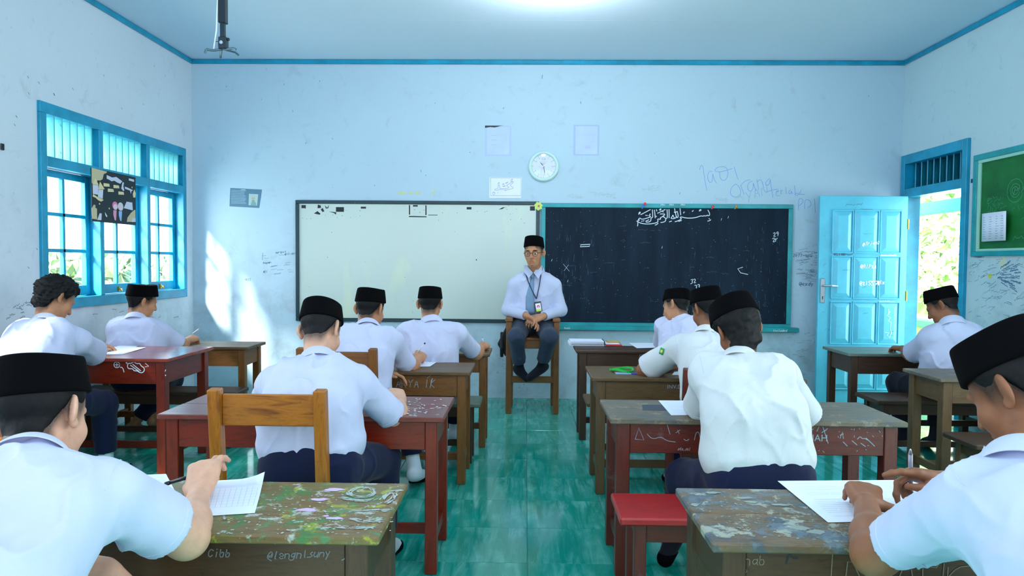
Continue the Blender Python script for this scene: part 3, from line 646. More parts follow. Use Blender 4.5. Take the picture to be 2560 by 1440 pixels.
MB().prism([(.11,.07),(.165,.065),(.155,.095),(.115,.095)], (0,-.0026,0), UX, UZ, (0,-1,0), .0003).build('faint_print', plain('lavender_print', lin(186,194,236), .8), o_)
o_, P4 = sheet('calligraphy_sheet', 'white sheet with outlined calligraphy in a ruled border, below the clock', [(1224,443),(1304,443),(1303,495),(1223,495)], 'paper')
c0 = Vector(o_.location); m = MB(); mp_ = lambda a, b: (bp(1200+a/6.856, 300+b/6.856)[0]-c0.x, bp(1200+a/6.856, 300+b/6.856)[1]-c0.z)
for s in ('182,990 700,990 698,1298 184,1298 182,990','250,1195 265,1180 300,1180 312,1165 312,1110 335,1110 335,1160 345,1180 420,1175 520,1165 455,1130 460,1115 535,1075 530,1050 550,1040 572,1055 570,1080 500,1120 575,1160 565,1180 460,1195 435,1215 420,1195 330,1190 300,1205 255,1205 250,1195','385,1105 388,1095 415,1090 412,1105 385,1105','440,1090 442,1080 480,1060 480,1070 440,1090','390,1130 395,1142 435,1138 432,1124 415,1132 390,1130','302,1108 318,1072 335,1068 330,1090 318,1092','522,1042 545,1012 562,1012 548,1030','540,1060 555,1055 555,1070 540,1068 540,1060','430,1195 440,1190 445,1200','222,1240 250,1235 258,1262 240,1285 218,1275 222,1240','230,1232 236,1232','245,1240 250,1240','300,1250 306,1240'):
    m.ribbon([mp_(*map(float, a.split(','))) for a in s.split()] if s[0:3] == '182' else sm([mp_(*map(float, a.split(','))) for a in s.split()]), .0028, (0,-.0024,0), UX, UZ)
m.build('ink_outline', plain('grey_ink', lin(110,128,165), .8), o_)
o_, P4 = sheet('info_sheet', 'slate-blue printed sheet with white text and a bearded portrait', [(576,470),(655,474),(648,520),(574,516)], plain('slate_print', lin(84,126,150), .55), YW, .0012, 'poster')
m = MB(); rnd = random.Random(21); Wd = P4[1].x-P4[3].x; Hd = P4[0].z-P4[3].z
for k in range(16): scrawl(m, .018, .03+.0085*k, .145-.02*rnd.random(), .003, .0028, (0,-.0026,0), UX, UZ, rnd, -.03)
o2 = m.build('small_print', plain('print_pale', lin(150,186,204), .7), o_)
m = MB(); scrawl(m, .105, .158, .05, .007, .004, (0,-.0026,0), UX, UZ, rnd, -.03); m.build('heading', 'paper', o_)
MB().prism([(.185,.012),(.268,.008),(.280,.118),(.19,.122)], (0,-.0024,0), UX, UZ, (0,-1,0), .0006).build('portrait_field', plain('portrait_bg', lin(168,196,196), .7), o_)
MB().disc((.232,.074), .020, (0,-.0032,0), UX, UZ, (0,-1,0), .0004, 18, .026).build('portrait_face', plain('portrait_face', lin(188,186,170), .7), o_)
MB().prism([(.205,.010),(.262,.010),(.258,.035),(.24,.05),(.215,.044)], (0,-.0032,0), UX, UZ, (0,-1,0), .0004).disc((.232,.052), .015, (0,-.0036,0), UX, UZ, (0,-1,0), .0004, 14, .012).build('portrait_coat', plain('portrait_coat', lin(124,160,160), .7), o_)
m = MB(); m.disc((.224,.080), .003, (0,-.0038,0), UX, UZ, (0,-1,0), .0003, 8).disc((.240,.080), .003, (0,-.0038,0), UX, UZ, (0,-1,0), .0003, 8); m.ribbon([(.232,.08),(.231,.068)], .002, (0,-.0039,0), UX, UZ); m.build('portrait_features', 'marker_dark', o_)
# wall writing (part of the wall)
def on_wall(m, name, mat, wall): o = m.build(name, mat, wall); return o
OW = (0, YW-.0008, 0); m = MB(); sc = 2560/340/1.0
def wp(a, b): return bp(1720+a/7.53, 380+b/7.53)
for s in ('220,335 225,290 275,225 300,430 330,600 352,720','455,370 410,355 370,420 365,500 400,570 440,580 465,500 460,380 490,520 535,585','740,340 620,378 510,370 505,330 560,285 640,272 720,290 745,340 755,420 720,520 660,545 610,510 590,400 600,370','740,345 830,310','870,280 900,400 945,520','815,222 818,225','890,605 830,650 790,740 810,820 880,855 960,840 1000,770 980,680 930,620 890,605','990,630 1020,700 1055,800','990,640 1040,570 1110,530 1165,525','1215,545 1150,570 1115,640 1130,720 1180,745 1230,690 1225,560 1245,640 1285,735','1295,520 1310,610 1330,705','1310,560 1360,505 1400,560 1420,670','1535,500 1480,540 1450,600 1480,640 1540,600 1545,480 1560,640 1600,860','1470,755 1580,715 1690,700','1660,760 1720,730 1680,720 1650,780 1670,835 1720,820','1745,720 1750,790','1745,740 1780,720','1840,665 1850,785','1930,715 1890,740 1900,795 1940,780 1945,720 1960,790','2005,630 2020,820','2010,800 2060,770 2090,800 2130,720','2040,820 2100,790 2190,800'):
    m.ribbon(sm([wp(*map(float, a.split(','))) for a in s.split()]), .005, OW, UX, UZ)
on_wall(m, 'blue_writing', 'marker_blue', wb)
m = MB()
for s in ('2080,1090 2078,880 2130,875 2175,910 2140,980 2085,1010','2195,1075 2190,905 2260,890 2320,950 2315,1010 2250,1055','2378,880 2390,1000 2395,1140'): m.ribbon(sm([wp(*map(float, a.split(','))) for a in s.split()]), .006, OW, UX, UZ)
lettering(m, 'yAN', *wp(1100,900), .10, .004, OW, UX, UZ, .04, .1, .25)
on_wall(m, 'grey_writing', plain('soft_pencil', lin(132,172,214), .9), wb)
m = MB(); rnd = random.Random(31); lettering(m, '@exdy', *bp(1998,714), .035, .005, OW, UX, UZ)
for _ in range(60): scrawl(m, *bp(rnd.uniform(1988,2040), rnd.uniform(625,705)), rnd.uniform(.03,.09), rnd.uniform(.006,.016), .0022, OW, UX, UZ, rnd, rnd.choice([0,.15,-.1]))
lettering(m, '2ell-ayu', *bp(1982,642), .03, .004, OW, UX, UZ, .05, .2)
for s, x, y in (('aurepot',688,634),('@1l.ami',712,638),('@Di',658,682),('hayar',658,660),('tk23',612,702)): lettering(m, s, *bp(x,y), .020, .0025, OW, UX, UZ, .08, .3, .1)
m.ribbon([bp(657,632), bp(656,650)], .003, OW, UX, UZ)
for _ in range(16): scrawl(m, *bp(rnd.uniform(655,725), rnd.uniform(632,690)), rnd.uniform(.03,.07), .008, .0018, OW, UX, UZ, rnd, .1)
for _ in range(26): scrawl(m, *bp(rnd.uniform(1900,2040), rnd.uniform(835,960)), rnd.uniform(.03,.09), rnd.uniform(.006,.014), .002, OW, UX, UZ, rnd, rnd.choice([0,.3]))
for _ in range(10): scrawl(m, *bp(rnd.uniform(1240,1260), rnd.uniform(880,945)), .02, .01, .002, OW, UX, UZ, rnd)
on_wall(m, 'pen_writing', 'marker_dark', wb)
m = MB(); lettering(m, '@aqila.zka', *bp(996,485), .028, .0045, OW, UX, UZ, .04, .3); m.ribbon([bp(1078,482), bp(1090,468), bp(1084,486)], .006, OW, UX, UZ); on_wall(m, 'yellow_writing', 'yellow', wb)
m = MB()
for _ in range(50): x, y = rnd.uniform(520,2220), rnd.choice([rnd.uniform(170,500), rnd.uniform(840,980)]); m.ribbon([bp(x,y), bp(x+rnd.uniform(-2,2), y+rnd.uniform(1,5))], rnd.uniform(.003,.008), OW, UX, UZ)
m.ribbon([bp(1356,188), bp(1355,196)], .008, OW, UX, UZ); on_wall(m, 'wall_chips', 'pencil', wb)
m = MB()
for (x, y, w_) in ((1480,488,60),(1420,492,36),(1600,470,50),(1790,498,30),(2010,555,26),(2010,612,40)):
    for k in range(2): brush(m, [bp(x+rnd.uniform(-8,8), y+rnd.uniform(-6,6)), bp(x+w_*.5, y+rnd.uniform(-5,5)), bp(x+w_, y+rnd.uniform(-6,6))], .03, OW, UX, UZ, rnd, 14, .2)
on_wall(m, 'smudges', plain('tan_smudge', lin(172,196,206), .9), wb)
# ---------------------------------------------------------------- poster on window_1
t_ = thing('window_poster', 'black collage poster with beige paper lanterns hung across the window', 'poster', (XL+.024, 0, 0))
pp = [onx(*q, XL+.024) for q in ((231,420),(341,438),(341,560),(229,553))]
Lp = Vector(pp[0]); t_.location = Vector(pp[3]); A = Vector(pp[1])-Vector(pp[0]); B = Vector(pp[3])-Vector(pp[0])
Lx = .0; U_, V_ = Vector((0,1,0)), Vector((0,0,1)); PW, PH = pp[1][1]-pp[0][1], pp[0][2]-pp[3][2]
MB().box(0, .003, 0, PW, 0, PH).build('poster_sheet', 'dark', t_)
def pq(a, b): return (a/870*PW, PH-b/1060*PH)          # traced in an 8x enlargement, sheet = 870 x 1060
def pv(*pts): return [pq(a-175, b-190-(a-175)*.115) for a, b in pts]
N_ = (1,0,0)
tan_, cream, pale = plain('poster_tan', lin(196,186,150), .8), plain('poster_cream', lin(222,208,160), .8), plain('poster_pale', lin(206,210,228), .8)
def mb_prism(m, *a): m.append(MB().prism(*a))
def mb_disc(m, *a): m.append(MB().disc(*a))
m = []
mb_prism(m, pv((178,190),(460,235),(450,265),(400,290),(375,400),(330,430),(280,430),(270,480),(200,520),(180,480)), (.0032,0,0), U_, V_, N_, .001)
mb_prism(m, pv((845,1270),(860,1180),(940,1070),(1010,1010),(1030,1010),(1030,1275)), (.0032,0,0), U_, V_, N_, .001)
mb_prism(m, pv((178,1200),(170,1000),(210,920),(240,930),(235,980),(265,1000),(265,1215)), (.0032,0,0), U_, V_, N_, .001); [q_.build('cut_paper', tan_, t_) for q_ in m]
m = []
for x, y in ((450,510),(640,530),(530,615),(735,660)): mb_prism(m, pv((x-55,y-35),(x+50,y-30),(x+60,y+30),(x-55,y+32)), (.0032,0,0), U_, V_, N_, .001)
mb_prism(m, pv((240,390),(300,520),(190,520)), (.0044,0,0), U_, V_, N_, .001); mb_prism(m, pv((325,450),(410,600),(290,610)), (.0044,0,0), U_, V_, N_, .001)
mb_prism(m, pv((195,710),(270,760),(390,820),(340,855),(290,830),(240,780),(190,760)), (.0044,0,0), U_, V_, N_, .001)
mb_prism(m, pv((1015,560),(1045,650),(1030,740),(990,735),(980,660)), (.0032,0,0), U_, V_, N_, .001)
for x, y in ((315,900),(495,990),(965,520)): mb_disc(m, pv((x,y))[0], .007, (.0032,0,0), U_, V_, N_, .001, 8)
[q_.build('paper_lantern', cream, t_) for q_ in m]
m = []; mb_prism(m, pv((195,525),(295,525),(290,720),(195,705)), (.0034,0,0), U_, V_, N_, .001); mb_prism(m, pv((300,615),(385,610),(372,800),(285,760)), (.0034,0,0), U_, V_, N_, .001)
mb_prism(m, pv((845,835),(965,850),(975,1020),(785,975)), (.0032,0,0), U_, V_, N_, .001); mb_prism(m, pv((900,328),(1010,345),(1008,395),(898,372)), (.0032,0,0), U_, V_, N_, .001)
mb_prism(m, pv((310,1090),(348,1095),(340,1230),(265,1225)), (.0044,0,0), U_, V_, N_, .001); mb_prism(m, pv((410,1065),(455,1150),(440,1172),(415,1130)), (.0044,0,0), U_, V_, N_, .001); mb_prism(m, pv((960,1190),(1030,1190),(1030,1275),(945,1275)), (.0044,0,0), U_, V_, N_, .001)
mb_prism(m, pv((455,305),(520,330),(560,345),(640,325),(670,345),(760,405),(720,460),(660,440),(600,405),(550,425),(500,395),(455,380)), (.0032,0,0), U_, V_, N_, .001)
mb_prism(m, pv((765,425),(795,430),(780,510),(800,600),(780,610),(740,560)), (.0032,0,0), U_, V_, N_, .001); mb_prism(m, pv((810,515),(870,530),(985,580),(950,600),(940,660),(920,590),(820,560)), (.0032,0,0), U_, V_, N_, .001)
[q_.build('cut_lettering', pale, t_) for q_ in m]
for x, y, hc, bc, nm in ((610,930,'poster_pink','poster_rose','first'),(720,945,'poster_pale2','poster_sky','second')):
    MB().disc(pv((x,y))[0], 55/870*PW, (.0032,0,0), U_, V_, N_, .001, 20, 88/1060*PH).build('figure_hood', plain(hc, lin(236,120,170) if hc=='poster_pink' else lin(206,212,220), .8), t_)
    MB().disc(pv((x,y+25))[0], 40/870*PW, (.0058,0,0), U_, V_, N_, .0006, 18, 62/1060*PH).build('figure_face', plain('poster_face', lin(222,206,212), .8), t_)
    MB().prism(pv((x-40,y+95),(x+25,y+95),(x+20,y+180),(x+10,y+310),(x-15,y+300),(x-40,y+190)), (.0045,0,0), U_, V_, N_, .001).build('figure_body', plain(bc, lin(224,150,176) if bc=='poster_rose' else lin(150,184,230), .8), t_)
# ---------------------------------------------------------------- right wall: green board, notice, writing
gb = thing('green_board', 'green notice board in a teal and cream frame on the right wall', 'board', (XR, 5.58, 1.39)); gy, gz = 2.2, .79
GB = lambda nm, ya, yb, za, zb, mt, xa=-.03, xb=-.001: MB().box(xa, xb, -yb, -ya, za, zb).build(nm, mt, gb, .003)
GB('board_surface', .07, gy-.07, .05, gz-.05, 'greenboard', -.012)
for q in ((0,gy,gz-.045,gz),(0,gy,0,.035),(0,.05,.035,gz-.045),(gy-.05,gy,.035,gz-.045)): GB('frame_bar', *q, 'board_teal')
for q in ((.05,gy-.05,gz-.07,gz-.045),(.05,gy-.05,.035,.055),(.05,.085,.055,gz-.07)): GB('inner_frame', *q, plain('cream_frame', lin(150,206,190), .6), -.024)
m = MB(); OG, UG, VG = (-.0125,0,0), (0,-1,0), (0,0,1); rnd = random.Random(77)
for k in range(4): scrawl(m, .17, .33+.03*k, .2-.03*k, .03, .003, OG, UG, VG, rnd, .15)
for r_ in (.05,.03,.085): m.ribbon([(.46+r_*math.cos(a*.5), .47+r_*math.sin(a*.5)) for a in range(13)], .004, OG, UG, VG)
m.ribbon([(.44,.43),(.47,.50),(.5,.46)], .004, OG, UG, VG); lettering(m, 'E', .16, .40, .04, .004, OG, UG, VG)
for _ in range(20): scrawl(m, rnd.uniform(.4,1.6), rnd.uniform(.1,.6), rnd.uniform(.1,.3), .04, .003, OG, UG, VG, rnd, .1)
m.build('chalk_writing', plain('green_chalk', lin(70,160,110), .9), gb)
nt = thing('printed_list', 'white printed list stuck low on the green board', 'paper', (XR-.028, 5.45, 1.50)); m = MB()
n_ = 8; vs = []
for i in range(n_+1):
    a = i/n_; bulge = -.018*math.sin(a*PI)*.6-.02*a*a
    vs += [(bulge, -.30*a, 0-.0*a), (bulge-.004, -.30*a, .215)]
m.add(vs, [(2*i,2*i+2,2*i+3,2*i+1) for i in range(n_)]); sh = m.build('sheet', 'paper', nt, 0, None, True)
sd = sh.modifiers.new('thickness', 'SOLIDIFY'); sd.thickness = .0012; sd.offset = 0
m = MB()
for k in range(10):
    for a in (.03,.11,.19,.25): 
        bl = -.018*math.sin(a/.3*PI)*.6-.02*(a/.3)**2-.004
        m.ribbon([(a,.02+.018*k),(a+rnd.uniform(.015,.035),.02+.018*k)], .0022, (bl-.0022,0,0), UG, VG)
m.build('print', 'ink', nt)
m = MB(); OR, UR, VR = (XR-.0008,0,0), (0,-1,0), (0,0,1); rnd = random.Random(15)
def rp(px, py): p = onx(px, py, XR); return (-p[1], p[2])
for _ in range(26): scrawl(m, *rp(rnd.uniform(2424,2446), rnd.uniform(590,645)), rnd.uniform(.04,.12), .012, .0035, OR, UR, VR, rnd)
for k in range(30):
    a = math.radians(rnd.uniform(-32,38)); r_ = rnd.uniform(18,62); x, y = 2476+r_*math.cos(a), 690-r_*math.sin(a)
    scrawl(m, *rp(x,y), rnd.uniform(.05,.11), .010, .005, OR, UR, VR, rnd, a*.8)
for _ in range(60): scrawl(m, *rp(rnd.uniform(2420,2556), rnd.uniform(648,800)), rnd.uniform(.03,.1), rnd.uniform(.006,.02), .0025, OR, UR, VR, rnd, rnd.uniform(-.3,.6))
on_wall(m, 'pen_writing', plain('blue_grey_pen', lin(84,124,156), .9), wr)
m = MB(); c_ = rp(2475,690); m.disc(c_, .022, OR, UR, VR, (-1,0,0), .0003, 9, .018); m.build('yellow_mark', plain('yellow_spot', lin(196,200,70), .9), wr)
m = MB(); c_ = rp(2509,657); m.disc(c_, .045, OR, UR, VR, (-1,0,0), .0004, 4, .06); m.build('tape_scrap', plain('tape_scrap', lin(200,214,190), .8), wr)
for px, py, lab in ((2433,452,'right wall beside the door frame'),):
    p = onx(px, py, XR); t_ = thing('wall_bracket', 'small dark square hook on the right wall by the door frame', 'hook', tuple(p)); MB().box(-.008, -.001, -.02, .02, -.016, .016).build('hook_plate', plain('hook_blue', lin(20,50,110), .5), t_, .002)
p = onx(4, 367, XL); t_ = thing('wall_hook', 'small dark square hook on the left wall at the photo edge', 'hook', tuple(p)); MB().box(.001, .01, -.012, .012, -.02, .02).build('hook_plate', 'black', t_, .002)
m = MB(); rnd = random.Random(3); OL, UL, VL = (XL+.0008,0,0), (0,1,0), (0,0,1)
for _ in range(22): p = onx(rnd.uniform(5,460), rnd.uniform(755,800), XL); scrawl(m, p[1], p[2], rnd.uniform(.03,.09), .012, .003, OL, UL, VL, rnd, rnd.uniform(-.3,.4))
for _ in range(30): p = onx(rnd.uniform(2,470), rnd.uniform(160,720), XL); m.ribbon([(p[1],p[2]),(p[1]+.01,p[2]-.01)], .004, OL, UL, VL)
on_wall(m, 'pen_writing', 'marker_dark', wl)
# ---------------------------------------------------------------- projector mount under the ceiling
pj = thing('projector_mount', 'black telescopic projector pole hanging empty from the ceiling', 'bracket', (0,0,0)); py_ = 3.6
a = at(558, 118, py_); zt = ZC-.004; x_, z_ = a[0], a[2]; pj.location = (x_, py_, z_)
hgt = zt-z_
MB().box(-.019, .019, -.019, .019, .12, hgt-.02).build('outer_tube', plain('pole_paint', lin(8,26,40), .35), pj, .003)
MB().box(-.012, .010, -.012, .012, .02, .16).build('inner_tube', 'pole_paint' if False else plain('pole_paint_inner', lin(10,32,46), .35), pj, .002)
MB().box(-.07, .07, -.07, .07, hgt-.02, hgt).build('ceiling_plate', 'black', pj, .003)
MB().box(-.020, .022, -.018, .018, -.012, .05).tube([(.022,0,.045),(.03,0,.035)], .01, 8).build('pivot_block', plain('pivot_paint', lin(12,34,44), .4), pj, .004)
MB().tube([(0,-.018,.018),(0,-.026,.018)], .009, 12).build('pivot_bolt', 'steel', pj)
grp_ = plain('arm_metal', lin(70,100,112), .4, .5, .3)
for pts in ([(-.01,0,-.012),(-.05,-.02,-.022),(-.075,-.03,-.02),(-.082,-.03,-.04)], [(.01,0,-.012),(.06,-.02,-.012),(.075,-.02,-.018)], [(-.01,.0,-.015),(-.04,.06,-.02),(-.05,.08,-.03)], [(.01,0,-.012),(.04,.05,-.010),(.05,.07,-.02)]):
    m = MB()
    for i in range(len(pts)-1): m.tube(pts[i:i+2], .006, 6)
    m.build('mount_arm', grp_, pj)
MB().tube([(-.024,-.012,hgt-.05),(-.026,-.012,.5),(-.020,-.014,.25),(-.028,-.014,.08),(-.045,-.01,-.018)], .004, 6).build('white_cable', 'white', pj, 0, None, True)
MB().tube([(-.03,0,hgt-.05),(-.034,0,.34),(-.045,0,.30),(-.03,0,.26)], .002, 5).tube([(-.02,0,.03),(-.045,-.01,.026)], .0018, 5).build('cable_tie', 'black', pj)
# ceiling bulb just out of view, and the lamp added as fill
t = NT('lamp_glow'); t.b.inputs['Emission Color'].default_value = (.93,.97,1,1); t.b.inputs['Emission Strength'].default_value = 30; t.done((1,1,1,1))
for (lx_, ly_), lab in zip(LAMPS, ('white round ceiling lamp towards the chalkboard', 'white round lamp added as fill, unseen, over the front desks')):
    lb = thing('ceiling_lamp', lab, 'lamp', (lx_, ly_, ZC), 'ceiling lamps')
    MB().tube([(0,0,0),(0,0,-.03)], .06, 20).build('lamp_base', 'white', lb)
    m = MB(); m.rings([[(r*math.cos(2*PI*k/20), r*math.sin(2*PI*k/20), z) for k in range(20)] for r, z in ((.03,-.03),(.045,-.04),(.05,-.055),(.042,-.075),(.02,-.085))]); m.build('bulb', t.m, lb, 0, None, True)
# ---------------------------------------------------------------- desks, benches, chairs
def desk(name, label, x0, x1, y0, y1, h, top, body, front=.125, leg=.05, planks=2, oh=.03, st=True, group='student desks', brk=0, mid=True):
    d = thing(name, label, 'desk', ((x0+x1)/2, (y0+y1)/2, 0), group); cx, cy = d.location[0], d.location[1]
    hx, hy = (x1-x0)/2, (y1-y0)/2; tt = .022
    for i in range(planks):                                                       # top boards run along x
        ya, yb = -hy+2*hy*i/planks+.001, -hy+2*hy*(i+1)/planks-.001
        plank('top_plank', top, d, (-hx,(ya+yb)/2,h-tt/2-.0008*(i%2)), (hx,(ya+yb)/2,h-tt/2-.0008*(i%2)), yb-ya, tt, bevel=.004)
    lx, ly = hx-oh-leg/2, hy-.022-leg/2; lt = h-tt
    for sx in (-1,1):
        for sy in (-1,1): plank('leg', body, d, (sx*lx,sy*ly,0), (sx*lx,sy*ly,lt), leg, leg, up=(0,-1,0), bevel=.003)
        plank('side_apron', body, d, (sx*(lx+.004),-ly+leg/2,lt-front/2), (sx*(lx+.004),ly-leg/2,lt-front/2), .022, front, bevel=.002)
        if st: plank('side_stretcher', body, d, (sx*lx,-ly+leg/2,.12), (sx*lx,ly-leg/2,.12), .022, .045, bevel=.002)
    plank('front_apron', body, d, (-lx+leg/2,-ly-leg/2+.016,lt-front/2), (lx-leg/2,-ly-leg/2+.016,lt-front/2), .022, front, bevel=.002)
    plank('back_apron', body, d, (-lx+leg/2,ly+leg/2-.016,lt-front/2), (lx-leg/2,ly+leg/2-.016,lt-front/2), .022, front, bevel=.002)
    if mid: plank('book_shelf', body, d, (-lx,0,lt-front+.008), (lx,0,lt-front+.008), 2*ly-leg, .012, bevel=.001)
    if st and mid: plank('long_stretcher', body, d, (-lx,0,.12), (lx,0,.12), .022, .045, bevel=.002)
    return d
def bench(name, label, x0, x1, y0, y1, h, top, body, leg=.042, group='wooden benches'):
    b = thing(name, label, 'bench', ((x0+x1)/2, (y0+y1)/2, 0), group); hx, hy = (x1-x0)/2, (y1-y0)/2; tt = .028
    plank('seat', top, b, (-hx,0,h-tt/2), (hx,0,h-tt/2), 2*hy, tt, bevel=.006)
    lx, ly = hx-.055-leg/2, hy-.025-leg/2
    for sx in (-1,1):
        for sy in (-1,1): plank('leg', body, b, (sx*lx,sy*ly,0), (sx*lx,sy*ly,h-tt), leg, leg, up=(0,-1,0), bevel=.003)
        plank('side_apron', body, b, (sx*lx,-ly+leg/2,h-tt-.035), (sx*lx,ly-leg/2,h-tt-.035), .02, .07, bevel=.002)
        plank('side_stretcher', body, b, (sx*lx,-ly+leg/2,.11), (sx*lx,ly-leg/2,.11), .02, .04, bevel=.002)
    for sy in (-1,1): plank('long_apron', body, b, (-lx+leg/2,sy*ly,h-tt-.035), (lx-leg/2,sy*ly,h-tt-.035), .02, .07, bevel=.002)
    plank('long_stretcher', body, b, (-lx,0,.11), (lx,0,.11), .02, .04, bevel=.002)
    return b
def chair(name, label, cx, yb, w, wood, group='wooden chairs with a back board', top=.87, rail=(.74,.85), seat=.43, dep=.38):
    """back posts at y = yb (towards the camera), seat reaches forward"""
    c = thing(name, label, 'chair', (cx, yb, 0), group); hx = w/2-.021; p = .042
    for sx in (-1,1):
        plank('back_post', wood, c, (sx*hx,.0,0), (sx*hx,.02,seat), p, p, up=(0,-1,0), bevel=.004)
        plank('back_post', wood, c, (sx*hx,.02,seat), (sx*hx,-.015,top), p, p, up=(0,-1,0), bevel=.004)
        plank('front_leg', wood, c, (sx*hx,dep,0), (sx*hx,dep,seat-.02), p, p, up=(0,-1,0), bevel=.004)
        plank('side_rail', wood, c, (sx*hx,.03,seat-.055), (sx*hx,dep-.02,seat-.055), .022, .06, bevel=.002)
        plank('side_stretcher', wood, c, (sx*hx,.03,.14), (sx*hx,dep-.02,.14), .02, .035, bevel=.002)
    plank('back_board', wood, c, (-hx+p/2,.0,(rail[0]+rail[1])/2), (hx-p/2,.0,(rail[0]+rail[1])/2), .018, rail[1]-rail[0], bevel=.003)
    plank('front_rail', wood, c, (-hx+p/2,dep,seat-.055), (hx-p/2,dep,seat-.055), .02, .06, bevel=.002)
    plank('rear_rail', wood, c, (-hx+p/2,.02,seat-.055), (hx-p/2,.02,seat-.055), .02, .06, bevel=.002)
    plank('seat', wood, c, (0,.045,seat-.011), (0,dep+.03,seat-.011), w-.004-.0, .022, bevel=.005)
    return c
H = .67
D = {}
D['D1'] = desk('student_desk', 'front left desk with green, yellow and pink paint splashes on top', -1.55, -.338, 1.594, 1.995, H, 'wood_paint', 'wood_front', .13, .055)
D['D2'] = desk('student_desk', 'red-brown desk behind the orange wooden chair, left of the aisle', -1.53, -.332, 2.84, 3.295, H, 'wood_redtop', 'wood_red', .12, .05)
D['D3'] = desk('student_desk', 'brown desk with a scratched name on its front, left of the aisle', -1.5, -.315, 4.026, 4.43, H, 'wood_mid', 'wood_brown', .125, .05)
D['D4'] = desk('student_desk', 'brown desk nearest the teacher chair on its left side', -1.43, -.245, 4.845, 5.21, H, 'wood_mid', 'wood_brown', .115, .045)
D['D5'] = desk('student_desk', 'glossy red desk with white doodles on its front below the left window', -3.18, -2.13, 4.09, 4.71, .72, wood_mat('desk_top_gloss_red', lin(116,36,26), lin(150,58,44), rough=.16), 'wood_red', .135, .055, 2)
D['D6'] = desk('student_desk', 'plain tan desk in the sunlit corner by the back wall', -3.18, -2.05, 5.08, 5.45, H, 'wood_mid', 'wood_brown', .125, .05)
D['R1'] = desk('student_desk', 'dark brown stencilled desk below the chalkboard, stacked papers on it', .379, 1.58, 5.09, 5.42, H, 'wood_dark', 'wood_dark', .125, .05)
D['R2'] = desk('student_desk', 'brown stencilled desk with a green lanyard on it', .38, 1.58, 3.89, 4.34, H, 'wood_mid', 'wood_mid', .13, .05)
D['R3'] = desk('student_desk', 'maroon desk with a weathered grey top and white scribbles on its front', .357, 1.575, 2.855, 3.275, H, 'wood_grey', 'wood_maroon', .125, .055)
D['R4'] = desk('student_desk', 'front right desk with a blotchy grey worn two-board top', .437, 1.64, 1.586, 1.99, H, 'wood_greytop2', 'wood_front', .135, .055)
D['R5'] = desk('student_desk', 'narrow greenish-grey desk in front of the open blue door', 2.352, 3.5, 5.07, 5.52, H, 'wood_greytop3', 'wood_dark', .13, .05)
D['R6'] = desk('student_desk', 'empty grey-topped desk on the far right behind the seated boy', 2.368, 3.5, 3.98, 4.385, H, 'wood_grey', 'wood_mid', .125, .055)
bench('bench', 'long dark bench under the capped boy by the left window', -3.12, -1.99, 4.735, 4.96, .40, 'wood_dark', 'wood_dark')
bench('bench', 'grey-brown bench in front of the chalkboard behind the stencilled desk', .395, 1.5, 4.37, 4.68, .43, 'wood_mid', 'wood_mid')
bench('bench', 'bench with a dark green end jutting into the aisle, near the teacher', -1.4, -.285, 4.45, 4.72, .40, 'wood_greytop3', 'wood_dark')
bench('bench', 'red-topped bench beside the aisle behind the front right desk', .336, 1.25, 2.385, 2.655, .43, 'red_paint', 'wood_maroon')
bench('bench', 'dark bench of the boy at the doorway', 2.30, 3.45, 4.54, 4.86, .43, 'wood_dark', 'wood_dark')
bench('bench', 'short dark bench behind the empty grey desk on the far right', 2.23, 3.3, 3.44, 3.72, .43, 'wood_dark', 'wood_mid')
bench('bench', 'bench of the front left boy below the picture edge', -1.5, -.5, .78, 1.06, .43, 'wood_mid', 'wood_mid')
bench('bench', 'bench of the front right boy below the picture edge', .6, 1.6, .72, 1.02, .43, 'wood_mid', 'wood_mid')
chair('wooden_chair', 'orange-brown chair with a board back in front of the red-brown desk', -.885, 2.38, .408, 'wood_orange')
chair('wooden_chair', 'brown chair holding the second boy left of the aisle', -.955, 3.52, .41, 'wood_brown')
chair('wooden_chair', 'dark brown chair half hidden behind the boy in the middle of the right column', .985, 3.42, .41, 'wood_maroon', top=.80, rail=(.69,.78))
chair('wooden_chair', 'orange chair at the left photo edge behind the bareheaded boy', -2.86, 3.5, .42, 'wood_orange', top=.80, rail=(.66,.77))
# the tall armchair of the teacher
tc = thing('tall_chair', 'tall light-brown armchair of the teacher in the middle of the aisle', 'chair', (.068, 6.0, 0)); lw, hx, dp = .05, .205, .36
for sx in (-1,1):
    plank('front_leg', 'wood_brown', tc, (sx*hx,0,0), (sx*hx,0,.80), lw, lw, up=(0,-1,0))
    plank('back_leg', 'wood_brown', tc, (sx*(hx-.012),dp,0), (sx*(hx-.012),dp+.05,1.02), .04, .04, up=(0,-1,0))
    plank('arm_rest', 'wood_brown', tc, (sx*hx,-.035,.815), (sx*hx,dp+.02,.815), .066, .03, bevel=.006)
    plank('side_rail', 'wood_brown', tc, (sx*hx,.02,.60), (sx*hx,dp,.60), .024, .07)
    plank('side_stretcher', 'wood_brown', tc, (sx*hx,.02,.22), (sx*hx,dp,.22), .022, .04)
plank('foot_bar', 'wood_brown', tc, (-hx+.02,0,.295), (hx-.02,0,.295), .03, .05)
plank('rear_bar', 'wood_brown', tc, (-hx+.02,dp,.25), (hx-.02,dp,.25), .024, .035)
plank('front_rail', 'wood_brown', tc, (-hx+.02,0,.605), (hx-.02,0,.605), .024, .075)
plank('seat', 'wood_brown', tc, (0,-.02,.65), (0,dp+.01,.65), 2*hx-.06, .022)
plank('back_slat', 'wood_brown', tc, (-hx+.01,dp+.045,.93), (hx-.01,dp+.045,.93), .02, .10)
